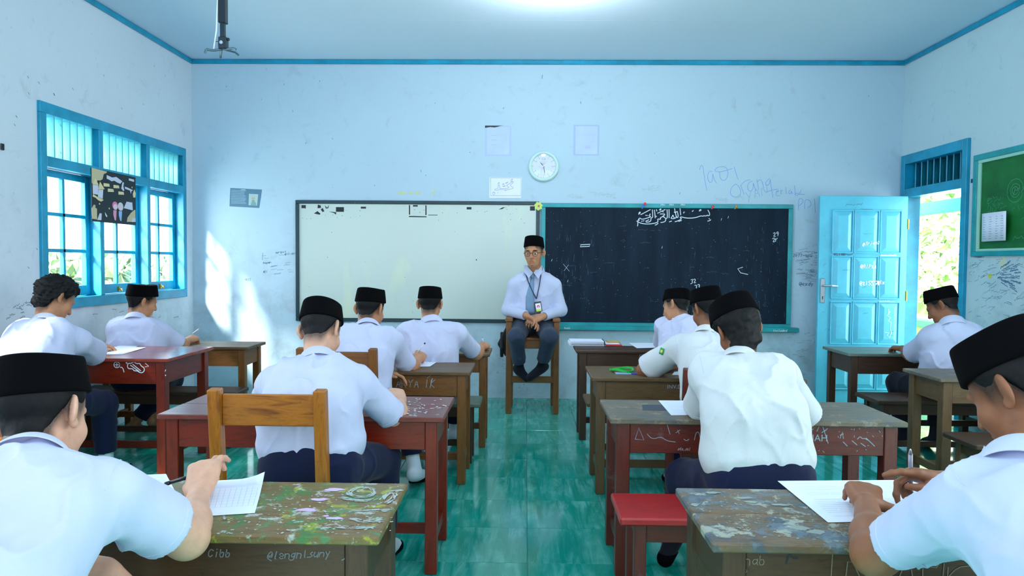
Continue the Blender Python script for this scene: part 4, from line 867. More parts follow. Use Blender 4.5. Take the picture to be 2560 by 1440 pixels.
# black bag slung on the chair
bg = thing('black_bag', 'black cloth bag hanging on the left side of the tall chair', 'bag', (.068-.255, 6.18, .50))
MB().prism([(-.075,.06),(-.02,-.03),(.045,.0),(.05,.17),(-.01,.20)], (-.0,-.05,0), (0,1,0), (0,0,1), (-1,0,0), .03).build('bag_body', plain('bag_cloth', lin(12,18,24), .8), bg, .008)
b2 = MB().prism([(-.055,.09),(.02,-.02),(.045,.02),(.045,.22),(.02,.24)], (0,-.09,0), (1,0,0), (0,0,1), (0,1,0), .12).build('bag_flap', 'bag_cloth' if False else plain('bag_cloth2', lin(14,18,24), .8), bg, .008)
MB().tube([(.02,-.03,.2),(.03,-.02,.30),(.05,0,.335),(.06,.05,.2)], .008, 6).build('bag_strap', 'black', bg)
# ---------------------------------------------------------------- writing on the desks
bpy.context.view_layer.update()
def desk_marks(key, face='front'):
    d = D[key]; x0 = d.location[0]; 
    return d
def front_plane(key, leg=.05):
    d = D[key]; ys = [c for c in d.children if c.name.startswith('front_apron')][0]
    yf = ys.matrix_local.translation.y - .0116; return d, (0, yf-.0004, 0)
def fpx(d, px, py, Y): p = at(px, py, Y); return (p[0]-d.location[0], p[2])
d, O = front_plane('D1'); Yf = d.location[1]+O[1]; m = MB()
lettering(m, 'Cibb', *fpx(d,520,1392,Yf), .018, .0028, O, UX, UZ, .05, .2); lettering(m, '@lengnlsuny', *fpx(d,668,1398,Yf), .018, .0028, O, UX, UZ, .06, .3, .06)
m.ribbon([fpx(d,875,1345,Yf), fpx(d,873,1420,Yf)], .0018, O, UX, UZ); m.ribbon([fpx(d,855,1400,Yf), fpx(d,874,1390,Yf)], .003, O, UX, UZ); m.build('white_writing', 'marker_dim', d)
d, O = front_plane('D3'); Yf = d.location[1]+O[1]; m = MB()
lettering(m, 'ARYA IK', *fpx(d,990,968,Yf), .046, .0032, O, UX, UZ, .06, .1); m.ribbon([fpx(d,1076,966,Yf), fpx(d,1081,946,Yf)], .004, O, UX, UZ); m.ribbon([fpx(d,1068,945,Yf), fpx(d,1078,938,Yf)], .003, O, UX, UZ); m.build('white_writing', 'marker_grey', d)
d, O = front_plane('D5'); Yf = d.location[1]+O[1]; m = MB()
c = fpx(d,292,912,Yf)
m.ribbon([(c[0]+.018*math.cos(a*.55), c[1]+.018*math.sin(a*.55)) for a in range(13)], .004, O, UX, UZ); m.ribbon([(c[0]-.012,c[1]),(c[0]+.012,c[1])], .003, O, UX, UZ); m.ribbon([(c[0],c[1]-.012),(c[0],c[1]+.012)], .003, O, UX, UZ)
scrawl(m, *fpx(d,298,920,Yf), .05, .03, .005, O, UX, UZ, random.Random(1), -.5)
def fp_(s): return [fpx(d, 270+float(a.split(',')[0])/2.571, 880+float(a.split(',')[1])/2.571, Yf) for a in s.split()]
for s in ('125,90 130,70 150,75 165,60 185,78 205,70 212,92 235,100 232,130 205,135 190,120 165,122 160,105 130,110 125,90','145,85 200,125','160,80 210,120','115,70 122,65 122,75'): m.ribbon(sm(fp_(s)), .005, O, UX, UZ)
lettering(m, 'LoVE', *fpx(d,386,908,Yf), .03, .004, O, (0,0,-1), (1,0,0), .05, 0); lettering(m, 'onvous', *fpx(d,376,910,Yf), .018, .003, O, (0,0,-1), (1,0,0), .05, 0); m.ribbon(fp_('240,72 262,92 240,95'), .004, O, UX, UZ)
m.ribbon(fp_('350,100 360,118 372,112 358,140 372,150 355,160 348,145'), .006, O, UX, UZ)
m.build('white_writing', 'marker_white', d)
d, O = front_plane('R1'); text_obj('stencil', 'SMK.DA', .040, (fpx(d,1604,902,5.1)[0],O[1],fpx(d,1604,902,5.1)[1]), UX, UZ, 'marker_grey', d, .0006); text_obj('stencil', 'ASET', .03, (fpx(d,1604,912,5.1)[0],O[1],fpx(d,1604,912,5.1)[1]), UX, UZ, 'marker_grey', d, .0006)
m = MB(); q0, q1 = fpx(d,1600,888,5.1), fpx(d,1640,914,5.1); m.ribbon([q0,(q1[0],q0[1])], .003, O, UX, UZ); m.ribbon([q0,(q0[0],q1[1])], .003, O, UX, UZ); m.build('stencil_border', 'marker_grey', d)
d, O = front_plane('R2'); q0 = fpx(d,1667,971,3.92); text_obj('stencil', 'INV.DA', .032, (q0[0],O[1],q0[1]), UX, UZ, 'marker_grey', d, .0006)
d, O = front_plane('R3'); Yf = d.location[1]+O[1]; q0 = fpx(d,1985,1102,Yf); text_obj('stencil', 'DANAH', .040, (q0[0]-.005,O[1],q0[1]), UX, UZ, 'marker_grey', d, .0006)
m = MB(); rnd = random.Random(9)
for s in ((1588,1098,1597,1070,1610,1100,1588,1098),(1618,1085,1632,1100,1652,1090,1665,1102,1688,1105),(1668,1062,1675,1085),(1690,1082,1700,1075),(1694,1076,1698,1084),(1710,1098,1716,1103,1722,1098),(1736,1100,1740,1080,1748,1080,1750,1098,1760,1100,1776,1096)):
    m.ribbon(sm([fpx(d, s[i], s[i+1], Yf) for i in range(0, len(s), 2)]) if s[0] != 1588 else [fpx(d, s[i], s[i+1], Yf) for i in range(0, len(s), 2)], .0024, O, UX, UZ)
lettering(m, '2HG', *fpx(d,2092,1088,Yf), .02, .003, O, (0,0,-1), (1,0,0)); lettering(m, 'AZA', *fpx(d,2078,1072,Yf), .02, .0025, O, (0,0,-1), (1,0,0)); lettering(m, 'sfs,szi', *fpx(d,1694,1125,Yf), .010, .0022, O, UX, UZ)
for x0_, y0_, x1_, y1_ in ((2108,1105,2118,1115),(2130,1102,2142,1112),(2152,1108,2163,1116),(2165,1095,2186,1115),(2100,1088,2108,1085),(2056,1065,2070,1108)): m.ribbon([fpx(d,x0_,y0_,Yf), fpx(d,x1_,y1_,Yf)], .003, O, UX, UZ)
m.ribbon([fpx(d,2100,1095,Yf), fpx(d,2106,1080,Yf), fpx(d,2108,1096,Yf)], .003, O, UX, UZ); scrawl(m, *fpx(d,2145,1095,Yf), .05, .02, .003, O, UX, UZ, rnd, -.3); scrawl(m, *fpx(d,2010,1078,Yf), .10, .025, .003, O, UX, UZ, rnd)
for _ in range(26): a = fpx(d, rnd.uniform(1990,2240), rnd.uniform(1065,1128), Yf); m.ribbon([a,(a[0]+rnd.uniform(-.006,.006),a[1]+rnd.uniform(-.008,.008))], .002, O, UX, UZ)
m.build('white_writing', 'marker_grey', d)
d, O = front_plane('R4'); Yf = d.location[1]+O[1]; m = MB()
lettering(m, 'Inab', *fpx(d,1842,1412,Yf), .022, .002, O, UX, UZ, .04, .15); q0 = fpx(d,1860,1432,Yf); m.ribbon([(q0[0]-.006,q0[1]+.004),(q0[0]-.003,q0[1]+.009),(q0[0],q0[1]+.005),(q0[0]+.004,q0[1]+.009),(q0[0]+.007,q0[1]+.004),(q0[0],q0[1]-.006),(q0[0]-.006,q0[1]+.004)], .0014, O, UX, UZ)
lettering(m, 'INDAMr', *fpx(d,2048,1470,Yf), .085, .0022, O, UX, UZ, .04, .05, 0, None, 1.3); m.build('scratched_writing', plain('scratch', lin(128,116,100), .9), d)
m = MB(); scrawl(m, *fpx(d,1960,1400,Yf), .03, .03, .004, O, UX, UZ, random.Random(2)); m.build('dark_writing', 'dark', d)
# paint blots and correction fluid on table tops
def topz(m, d, h, px, py, w, hgt, ang=0, seed=0):
    """an irregular flat blot"""
    p = onz(px, py, h); rnd = random.Random(seed); n = 14
    m.prism([(w/2*math.cos(2*PI*k/n)*rnd.uniform(.55,1.15), hgt/2*math.sin(2*PI*k/n)*rnd.uniform(.55,1.15)) for k in range(n)], (p[0]-d.location[0], p[1]-d.location[1], h+.0002), UX, (0,1,0), (0,0,1), .0005)
d = D['D1']; m = MB()
LIL = plain('lilac_paint', lin(206,178,222), .6)
for i, q in enumerate(((838,1224,.06,.03),(800,1249,.06,.026),(768,1275,.06,.03),(838,1296,.05,.02),(815,1290,.02,.012))): m = MB(); topz(m, d, H, *q, seed=i); m.build('paint_blot', LIL, d)

m = MB(); O = (0,0,H+.0008); UY = (0,1,0)
def tpl(d, pts, h=H): return [(onz(*p, h)[0]-d.location[0], onz(*p, h)[1]-d.location[1]) for p in pts]
for pts in ([(872,1232),(885,1222),(915,1218),(938,1226),(930,1240),(900,1244),(875,1238),(872,1232)],[(850,1245),(890,1252),(925,1252),(935,1248)],[(955,1250),(965,1235),(985,1232),(990,1245),(965,1258)],[(975,1230),(1000,1226)],[(870,1280),(900,1275),(935,1278),(975,1276)],[(880,1298),(910,1306),(950,1303)],[(840,1318),(900,1322),(940,1316)]): brush(m, tpl(d, pts), .016, O, UX, UY, random.Random(int(pts[0][0])), 40, .2)
rnd = random.Random(6)
for _ in range(150): x, y = rnd.uniform(520,990), rnd.uniform(1230,1335); a = tpl(d, [(x,y),(x+rnd.uniform(-5,5),y+rnd.uniform(-1.5,1.5))]); m.ribbon(a, rnd.uniform(.002,.006), O, UX, UY)
m.build('white_paint', plain('worn_white_paint', lin(176,186,182), .7), d)
d = D['D2']; m = MB(); rnd = random.Random(14)
for _ in range(46): x, y = rnd.uniform(1010,1115), rnd.uniform(996,1040); m.ribbon(tpl(d, [(x,y),(x+rnd.uniform(-7,7),y+rnd.uniform(-1.2,1.2))]), rnd.uniform(.003,.008), O, UX, UY)
m.build('correction_fluid', 'marker_white', d)
d = D['R3']; m = MB(); m.prism([tpl(d,[p])[0] for p in ((1605,1012),(1665,1012),(1672,1027),(1607,1026))], (0,0,H+.0002), UX, UY, (0,0,1), .0005); m.build('dark_stain', plain('blue_black_stain', lin(46,56,70), .6), d)
d = D['R4']; m = MB(); rnd = random.Random(17)
for i, q in enumerate(((1780,1232,.05,.02),(1860,1245,.06,.02),(1950,1262,.05,.02),(1735,1262,.02,.03),(2000,1320,.05,.03),(2040,1330,.05,.03),(1880,1255,.04,.02))): topz(m, d, H, *q, seed=i+20)
for _ in range(70):
    y = rnd.uniform(1228,1350); x = rnd.uniform(1715+(y-1228)*.8,2060); m.ribbon(tpl(d, [(x,y),(x+rnd.uniform(-6,6),y+rnd.uniform(-2,2))]), rnd.uniform(.002,.005), (0,0,H+.0004), UX, UY)
m.build('paint_marks', plain('grey_green_paint', lin(140,152,144), .7), d)
# ---------------------------------------------------------------- papers, lanyard, books on the desks
def paper(label, h, corners, kind='text', name='exam_paper', lift=None, group=None, mat='paper', seed=0, curl=0):
    """corners in photo: far-left, far-right, near-right, near-left, lying at height h"""
    P = [Vector(onz(*c, h)) for c in corners]; org = P[3]; o_ = thing(name, label, 'paper', (org.x, org.y, h), group)
    Q = [Vector((p.x-org.x, p.y-org.y, 0)) for p in P]; rnd = random.Random(seed); n = 8; m = MB(); vs = []
    def S(a, b): return Q[3]*(1-a)*(1-b)+Q[2]*a*(1-b)+Q[1]*a*b+Q[0]*(1-a)*b
    def Z(a, b): return .0008+.0006*seed%.001+curl*max(0, (a-.55)/.45)**2*max(0, (b-.3)/.7)**2
    for j in range(n+1):
        for i in range(n+1): a, b = i/n, j/n; s = S(a, b); vs.append((s.x, s.y, Z(a,b)))
    for i in range(len(vs)): vs.append((vs[i][0], vs[i][1], vs[i][2]+.0006))
    k = (n+1)**2; fs = []
    for j in range(n):
        for i in range(n):
            q = j*(n+1)+i; fs += [(q,q+n+1,q+n+2,q+1), (k+q,k+q+1,k+q+n+2,k+q+n+1)]
    bd = [i for i in range(n+1)]+[(j+1)*(n+1)-1 for j in range(1,n+1)]+[k-2-i for i in range(n)]+[j*(n+1) for j in range(n-1,0,-1)]
    for i in range(len(bd)): a, b = bd[i], bd[(i+1)%len(bd)]; fs.append((a, b, b+k, a+k))
    m.add(vs, fs); m.build('sheet', mat, o_)
    m = MB()
    def bar(a0, b0, a1, b1, w):
        steps = 4; u_ = (S(1,.5)-S(0,.5)).normalized(); v_ = Vector((-u_.y, u_.x, 0))
        for q in range(steps):
            t0, t1 = q/steps, (q+1)/steps; pa, pb = (a0+(a1-a0)*t0, b0+(b1-b0)*t0), (a0+(a1-a0)*t1, b0+(b1-b0)*t1)
            A_, B_ = S(*pa), S(*pb); dd = (B_-A_).normalized(); nn = Vector((-dd.y, dd.x, 0))*w/2; za, zb = Z(*pa)+.0009, Z(*pb)+.0009
            m.add([(A_.x+nn.x,A_.y+nn.y,za),(A_.x-nn.x,A_.y-nn.y,za),(B_.x-nn.x,B_.y-nn.y,zb),(B_.x+nn.x,B_.y+nn.y,zb)], [(0,1,2,3)])
    if kind == 'grid':
        for k_ in range(4): bar(.12, .93-.035*k_, .88, .93-.035*k_, .0008)
        for k_ in range(11): bar(.06+.088*k_, .2, .06+.088*k_, .74, .0006)
        for k_ in range(8): bar(.06, .2+.077*k_, .94, .2+.077*k_, .0006)
        for k_ in range(3): bar(.08, .80-.02*k_, .92, .80-.02*k_, .001)
    else:
        for k_ in range(20):
            b = .92-.042*k_
            if rnd.random() < .15: continue
            a = .08
            while a < .9:
                l = rnd.uniform(.08,.25); bar(a, b, min(a+l,.93), b, .0008); a += l+.012
    m.build('print', 'ink_faint', o_); return o_
paper('white exam sheet with a ruled grid under the front left boy\'s hand', H, ((505,1205),(662,1196),(637,1284),(480,1294)), 'grid', seed=1, curl=.018)
paper('white question sheet left of the grid sheet on the paint-splashed desk', H, ((312,1190),(415,1186),(447,1247),(340,1262)), seed=2)
paper('large white exam sheet on the blotchy front right desk', H, ((1944,1204),(2330,1201),(2420,1300),(2070,1308)), seed=3)
paper('white exam sheet on the weathered maroon desk', H, ((1646,1002),(1790,1003),(1800,1038),(1678,1039)), seed=4)
paper('white exam sheet under the hand of the boy at the scratched desk', H, ((1010,902),(1096,903),(1075,917),(985,918)), seed=5)
paper('white sheet lying on the glossy red desk', .72, ((250,866),(365,869),(305,887),(170,887)), seed=6)
paper('second white sheet at the back of the glossy red desk', .72, ((300,864.5),(345,865.5),(338,868),(290,867)), seed=7)
paper('white exam sheet on the desk in front of the boy near the chalkboard', H, ((1572,858),(1650,858),(1665,869),(1592,871)), seed=8)
paper('white exam sheet on the stencilled brown desk beside the lanyard', H, ((1690,924),(1770,924),(1770,938),(1680,938)), seed=9)
paper('white exam sheet on the tan corner desk', H, ((440,855),(480,855),(475,861),(425,861)), seed=10)
bp_ = onz(1466, 862, H); pb = thing('paper_bundle', 'bundle of white printed papers on the far chalkboard-side desk', 'papers', (bp_[0], bp_[1]+.02, H)); rnd = random.Random(3)
for k in range(7): a = MB().box(-.135+rnd.uniform(-.006,.006), .13+rnd.uniform(-.006,.006), -.10, .10, .001+.005*k, .005+.005*k).build('sheet', 'paper', pb, .0005)
m = MB()
for k in range(3): scrawl(m, -.12, .02+.004*k, .24, .003, .001, (0,-.1008,-.012), UX, UZ, rnd)
m.box(.131,.137,-.10,.10,.0,.036); m.build('bundle_edge', 'dark', pb)
bk = onz(1515, 862, H); rb = thing('red_folder', 'thin red and tan folder beside the paper bundle', 'folder', (bk[0]+.042, bk[1]+.02, H))
MB().box(-.05, .075, -.09, .09, .001, .008).build('red_cover', 'red', rb, .001); MB().box(-.05, .06, -.07, .10, .009, .014).build('sheets', 'paper', rb, .001); MB().box(-.03, .075, .0, .12, .015, .021).build('tan_envelope', plain('manila', lin(196,160,90), .7), rb, .001)
# lanyard
lc = onz(1556, 930, H); ly_ = thing('lanyard', 'bright green lanyard with a card lying on the stencilled desk', 'lanyard', (lc[0], lc[1], H))
grn = plain('lanyard_green', lin(24,190,60), .5)
def loop_(pts, w=.012):
    m = MB()
    for i in range(len(pts)-1):
        A_, B_ = Vector(pts[i]), Vector(pts[i+1]); dd = (B_-A_).normalized(); nn = Vector((-dd.y, dd.x, 0)).normalized()*.004
        zz = Vector((0,0,w)); m.add([A_+nn,A_-nn,B_-nn,B_+nn,A_+nn+zz,A_-nn+zz,B_-nn+zz,B_+nn+zz], [(0,1,2,3),(4,5,6,7),(0,3,7,4),(1,2,6,5)])
    return m
loop_([(.10*math.cos(2*PI*k/24)*.62-.0, .06*math.sin(2*PI*k/24)+.0, .003+.006*(1+math.sin(4*PI*k/24))) for k in range(25)]).build('strap', grn, ly_)
loop_([(-.07+.09*k/10, .05-.05*math.sin(k/10*PI)-.02, .004+.008*math.sin(k/10*PI)) for k in range(11)]).build('strap', grn, ly_)
MB().box(-.05, .04, -.095, -.035, .001, .004).build('card', plain('card_blue', lin(160,180,226), .4), ly_, .001); MB().box(.045, .085, -.085, -.055, .001, .006).build('card_clip', plain('card_clip_blue', lin(60,80,190), .4), ly_, .001)
# ---------------------------------------------------------------- people: smooth implicit surfaces meshed with OpenVDB
import openvdb as vdb
A3 = lambda *v: np.array(v, dtype=np.float64)
nrm = lambda v: v/np.linalg.norm(v)
lerp = lambda a, b, t: a+(b-a)*t
_tab = np.random.RandomState(5).rand(32,32,32).astype(np.float32)*2-1
def vnoise(P):
    Q = np.floor(P).astype(np.int32); Fp = (P-Q).astype(np.float32); Fp = Fp*Fp*(3-2*Fp)
    X0, Y0, Z0 = (Q & 31).T; X1, Y1, Z1 = (X0+1) & 31, (Y0+1) & 31, (Z0+1) & 31; fx, fy, fz = Fp.T
    l = lambda a, b, t: a+(b-a)*t
    return l(l(l(_tab[X0,Y0,Z0],_tab[X1,Y0,Z0],fx), l(_tab[X0,Y1,Z0],_tab[X1,Y1,Z0],fx), fy), l(l(_tab[X0,Y0,Z1],_tab[X1,Y0,Z1],fx), l(_tab[X0,Y1,Z1],_tab[X1,Y1,Z1],fx), fy), fz)
class Field:
    def __init__(s): s.ops = []; s.disp = None; s.cuts = []
    def cone(s, a, b, ra, rb, k=.02, sub=False):
        a, b = np.asarray(a, float), np.asarray(b, float); c = (a+b)/2
        s.ops.append(('c', a, b, ra, rb, k, sub, c, np.linalg.norm(b-a)/2+max(ra, rb))); return s
    def ell(s, c, R, r, k=.02, sub=False):
        s.ops.append(('e', np.asarray(c, float), np.asarray(R, float), np.asarray(r, float), None, k, sub, np.asarray(c, float), max(r))); return s
    def capcut(s, a, b, ra, rb, end, n, hollow, k):
        """open-ended sleeve: cone a-b cut at end by plane n, hollowed near the opening"""
        a, b = np.asarray(a, float), np.asarray(b, float); c = (a+b)/2
        s.ops.append(('s', a, b, ra, rb, k, False, c, np.linalg.norm(b-a)/2+max(ra, rb), np.asarray(end, float), np.asarray(n, float), hollow)); return s
    @staticmethod
    def _cone(P, a, b, ra, rb):
        pa = P-a; ba = b-a; h = np.clip(pa@ba/max(ba@ba, 1e-9), 0, 1); return np.linalg.norm(pa-h[:,None]*ba, axis=1)-(ra+(rb-ra)*h)
    def ev(s, P, cull=None):
        d = np.full(len(P), 9., np.float64)
        for o in s.ops:
            k, sub = o[5], o[6]
            if cull is not None and np.linalg.norm(o[7]-cull[0])-o[8] > cull[1]+k+.02: continue
            if o[0] == 'c': q = s._cone(P, o[1], o[2], o[3], o[4])
            elif o[0] == 'e':
                L = (P-o[1])@o[2]; k0 = np.linalg.norm(L/o[3], axis=1); k1 = np.linalg.norm(L/o[3]**2, axis=1)+1e-9; q = k0*(k0-1)/k1
            else:
                q = s._cone(P, o[1], o[2], o[3], o[4]); pl = (P-o[9])@o[10]; q = np.maximum(q, pl)
                if o[11]:
                    m = o[9]-o[10]*.07; q = np.maximum(q, -s._cone(P, m, o[9]+o[10]*.1, o[4]*.72, o[4]-.013))
            if sub:
                h = np.maximum(k-np.abs(d+q), 0)/k; d = np.maximum(d, -q)+h*h*k*.25
            else:
                h = np.maximum(k-np.abs(d-q), 0)/k; d = np.minimum(d, q)-h*h*k*.25
        return d
    def full(s, P, cull=None):
        d = s.ev(P, cull)
        if s.disp is not None: d = d+s.disp(P)
        for (c, n) in s.cuts: d = np.maximum(d, (P-c)@n)
        return d
    def mesh(s, h, lo=None, hi=None, pad=.03):
        B = 8
        if lo is None:
            lo = np.min([o[7]-o[8] for o in s.ops if not o[6]], axis=0)-pad; hi = np.max([o[7]+o[8] for o in s.ops if not o[6]], axis=0)+pad
        nb = np.ceil((hi-lo)/(h*B)).astype(int); bs = h*B
        ctr = np.stack(np.meshgrid(*[np.arange(n) for n in nb], indexing='ij'), -1).reshape(-1,3)
        C = lo+(ctr+.5)*bs; dc = s.full(C); arr = np.repeat(np.repeat(np.repeat(np.where(dc > 0, .1, -.1).astype(np.float32).reshape(nb), B, 0), B, 1), B, 2)
        act = np.nonzero(np.abs(dc) < bs*.9+.022)[0]
        off = np.stack(np.meshgrid(*[np.arange(B)]*3, indexing='ij'), -1).reshape(-1,3); G = 12
        for g in range(0, len(act), G):
            ids = ctr[act[g:g+G]]; I = (ids[:,None,:]*B+off[None]).reshape(-1,3); P = lo+I*h
            c = P.mean(0); r = np.linalg.norm(P-c, axis=1).max(); v = s.full(P, (c, r+.02))
            arr[I[:,0], I[:,1], I[:,2]] = np.clip(v, -.1, .1)
        gr = vdb.FloatGrid(.1); gr.copyFromArray(arr); pts, quads = gr.convertToQuads(0.0)
        return np.asarray(pts)*h+lo, np.asarray(quads)
def np_mesh(name, parts, mat, base=(0,0,0), smooth=True, parent=None):
    vs = []; qs = []; n = 0
    for p, q in parts: vs.append(p-np.asarray(base)); qs.append(q+n); n += len(p)
    vs = np.concatenate(vs); qs = np.concatenate(qs)[:, ::-1]
    me = bpy.data.meshes.new(name); me.vertices.add(len(vs)); me.vertices.foreach_set('co', vs.astype(np.float32).ravel())
    me.loops.add(len(qs)*4); me.loops.foreach_set('vertex_index', qs.astype(np.int32).ravel())
    me.polygons.add(len(qs)); me.polygons.foreach_set('loop_start', np.arange(0, len(qs)*4, 4, dtype=np.int32))
    me.update(calc_edges=True); me.validate()
    return link(name, me, mat, parent, None, smooth), vs
# ---- cloth, skin and hair materials
def skin_mat(name, base, dark):
    t = NT(name); a = t.N('ShaderNodeAttribute', attribute_name='fade'); c = t.coord()
    f = t.noise(c, 26, 4, .6); col = t.ramp(f, [(.3, tuple(x*.88 for x in base[:3])+(1,)), (.7, tuple(min(1,x*1.1) for x in base[:3])+(1,))])
    fr = t.N('ShaderNodeSeparateColor'); t.L(a.outputs['Color'], fr.inputs[0])
    n2 = t.noise(c, 420, 2, .5); mm = t.N('ShaderNodeMath', operation='MULTIPLY'); t.L(fr.outputs[0], mm.inputs[0]); t.L(t.ramp(n2, [(.25,.75),(.7,1)]), mm.inputs[1])
    col = t.mix(mm.outputs[0], col, dark)
    col = t.mix(fr.outputs[1], col, lin(150,74,62))
    t.b.inputs['Subsurface Weight'].default_value = .12; t.b.inputs['Subsurface Radius'].default_value = (.012,.005,.003); t.b.inputs['Subsurface Scale'].default_value = .6
    t.bump(t.noise(c, 180, 3, .6), .08, .001)
    return t.done(col, .52, .4)
SK = {'fair': skin_mat('skin_fair', lin(208,160,134), lin(14,18,22)), 'tan': skin_mat('skin_tan', lin(182,128,94), lin(12,14,18)), 'deep': skin_mat('skin_deep', lin(138,88,60), lin(10,12,14))}
def cloth_mat(name, col, var=.05, rough=.85, weave=900):
    t = NT(name); c = t.coord(); f = t.noise(c, 5, 4, .6)
    k = t.ramp(f, [(.3, tuple(x*(1-var) for x in col[:3])+(1,)), (.7, tuple(min(1,x*(1+var)) for x in col[:3])+(1,))])
    t.b.inputs['Sheen Weight'].default_value = .08
    t.bump(t.noise(t.coord((1,1,.7)), 21, 3, .5, .6), .35, .006); return t.done(k, rough, .25)
CL = {'white': cloth_mat('shirt_white', lin(190,195,222)), 'cream': cloth_mat('shirt_cream_white', lin(203,208,212)), 'blueish': cloth_mat('shirt_blue_white', lin(184,193,221)),
      'navy': cloth_mat('trousers_navy', lin(7,18,52), .2), 'slate': cloth_mat('trousers_slate', lin(46,58,78), .15), 'black': plain('velvet_black', lin(4,4,6), .95, .08), 'blacktr': cloth_mat('trousers_black', lin(14,18,34), .2),
      'tie': cloth_mat('tie_grey', lin(112,142,170), .08, .6), 'sock': cloth_mat('sock_dark', lin(12,16,30), .15), 'wsock': cloth_mat('sock_white', lin(214,222,232), .05)}
t = NT('hair_black'); f = t.noise(t.coord((1,1,.35)), 160, 3, .6); t.bump(f, .5, .002); HAIR = t.done(t.ramp(f, [(.3, lin(4,5,7)), (.8, lin(14,15,18))]), .62, .22)
EYEW = plain('eye_white', lin(216,214,212), .25); EYED = plain('eye_iris', lin(26,18,14), .15); LIP = None
def headframe(yaw, pitch, roll):
    y, p, r = map(math.radians, (yaw, pitch, roll))
    return np.array(Matrix.Rotation(y,3,'Z') @ Matrix.Rotation(-p,3,'X') @ Matrix.Rotation(r,3,'Y'))
def add_hand(f, w, d, n, right, sc, curls, thumb, spread=.05, fore_r=.024):
    """hand from wrist w along d, palm facing n; curls = 4 x 3 joint angles; thumb = three (d,s,n) directions. Returns fingertip points"""
    d = nrm(d); n = nrm(n-d*(n@d)); s_ = np.cross(d, n)*(1 if right else -1); tips = []
    base = [(.088,.030),(.090,.010),(.085,-.010),(.077,-.028)]; ln = [(.043,.026,.020),(.047,.029,.021),(.043,.027,.020),(.034,.021,.018)]
    for (a, b) in base: f.cone(w+s_*b*.45*sc+d*.012*sc, w+(d*a+s_*b)*sc, .0155*sc, .0125*sc, .014)
    f.ell(w+d*.05*sc+n*.003, np.stack([d, s_, n], 1), (.048*sc,.038*sc,.015*sc), .016)
    for i in range(4):
        p = w+(d*base[i][0]+s_*base[i][1])*sc; ang = 0; side = (1.5-i)*spread
        for j in range(3):
            ang += curls[i][j]; v = nrm(d*math.cos(ang)+n*math.sin(ang)+s_*side*math.cos(ang)); q = p+v*ln[i][j]*sc
            r0 = (.0095,.0084,.0076)[j]*(.92 if i == 3 else 1); r1 = (.0086,.0076,.0064)[j]*(.92 if i == 3 else 1); f.cone(p, q, r0*sc, r1*sc, .006 if j else .009); p = q
        tips.append(p)
    p = w+(d*.018+s_*.022)*sc
    for j, (v, L, r0, r1) in enumerate(zip(thumb, (.044,.033,.026), (.0145,.0108,.0098), (.0115,.0098,.0078))):
        v = nrm(d*v[0]+s_*v[1]+n*v[2]); q = p+v*L*sc; f.cone(p, q, r0*sc, r1*sc, .012 if j == 0 else .005); p = q
    tips.append(p); return tips
POSES = {'write': ([(.75,.75,.25),(.85,.95,.4),(.95,1.1,.5),(1.0,1.15,.5)], [(.75,.55,.45),(.85,.05,.55),(.9,-.25,.35)]),
         'rest': ([(.35,.5,.3),(.4,.55,.35),(.45,.6,.35),(.5,.6,.35)], [(.6,.75,.2),(.85,.45,.2),(.95,.2,.2)]),
         'flat': ([(.12,.25,.15),(.12,.25,.15),(.15,.28,.15),(.2,.3,.2)], [(.5,.85,.1),(.75,.6,.05),(.9,.4,.0)]),
         'fist': ([(1.1,1.2,.6),(1.15,1.25,.6),(1.2,1.3,.6),(1.2,1.3,.6)], [(.7,.6,.4),(.7,-.1,.7),(.5,-.7,.5)]),
         'splay': ([(.55,.75,.45),(.5,.8,.5),(.55,.8,.5),(.5,.7,.4)], [(.10,1,.12),(.02,1,.05),(-.05,1,-.02)]),
         'point': ([(.12,.22,.12),(.75,.8,.4),(1.05,1.15,.6),(1.15,1.2,.6)], [(.8,.35,.5),(.95,-.1,.35),(.95,-.2,.1)])}
# the face and skull in head coordinates: x right, y forward, z up, origin midway between the ears at eye height
def add_head(f, c, R, sc, detail=True):
    g = lambda *v: c+R@(np.array(v)*sc)
    f.ell(g(0,-.010,.042), R, np.array((.0765,.096,.082))*sc, .02)
    f.ell(g(0,.024,-.030), R, np.array((.060,.066,.080))*sc, .035)
    f.ell(g(0,.040,-.070), R, np.array((.043,.045,.045))*sc, .03)
    f.ell(g(0,.072,-.098), R, np.array((.018,.016,.016))*sc, .02)
    for s in (-1,1):
        f.ell(g(s*.041,.058,-.026), R, np.array((.020,.022,.020))*sc, .025)           # cheek
        f.cone(g(s*.012,.090,.026), g(s*.040,.078,.027), .0085*sc, .007*sc, .014)      # brow
    if detail:
        for s in (-1,1): f.ell(g(s*.032,.098,.004), R, np.array((.016,.012,.0105))*sc, .012, True)
    f.cone(g(0,.090,.012), g(0,.107,-.026), .0085*sc, .0125*sc, .010)
    for s in (-1,1): f.ell(g(s*.0125,.097,-.029), R, np.array((.009,.010,.0075))*sc, .007)
    f.cone(g(-.018,.087,-.0605), g(.018,.087,-.0605), .0058*sc, .0058*sc, .006); f.cone(g(-.014,.088,-.071), g(.014,.088,-.071), .0064*sc, .0064*sc, .006)
    f.cone(g(-.024,.092,-.0655), g(.024,.092,-.0655), .0022*sc, .0022*sc, .005, True)
    for s in (-1,1):                                                                   # ears stand off the head
        e = np.stack([R@nrm(A3(s*.80,-.60,0)), R@nrm(A3(s*.60,.80,0)), R@A3(0,0,1)], 1)
        f.ell(g(s*.080,-.022,.004), np.stack([R@nrm(A3(s*.75,.66,.0)), R@nrm(A3(-s*.66,.75,0)), R@A3(0,0,1)], 1), np.array((.0085,.021,.032))*sc, .008)
        f.ell(g(s*.079,-.012,-.024), R, np.array((.007,.010,.011))*sc, .008)
        f.ell(g(s*.0925,-.008,.005), R, np.array((.0085,.011,.018))*sc, .006, True)
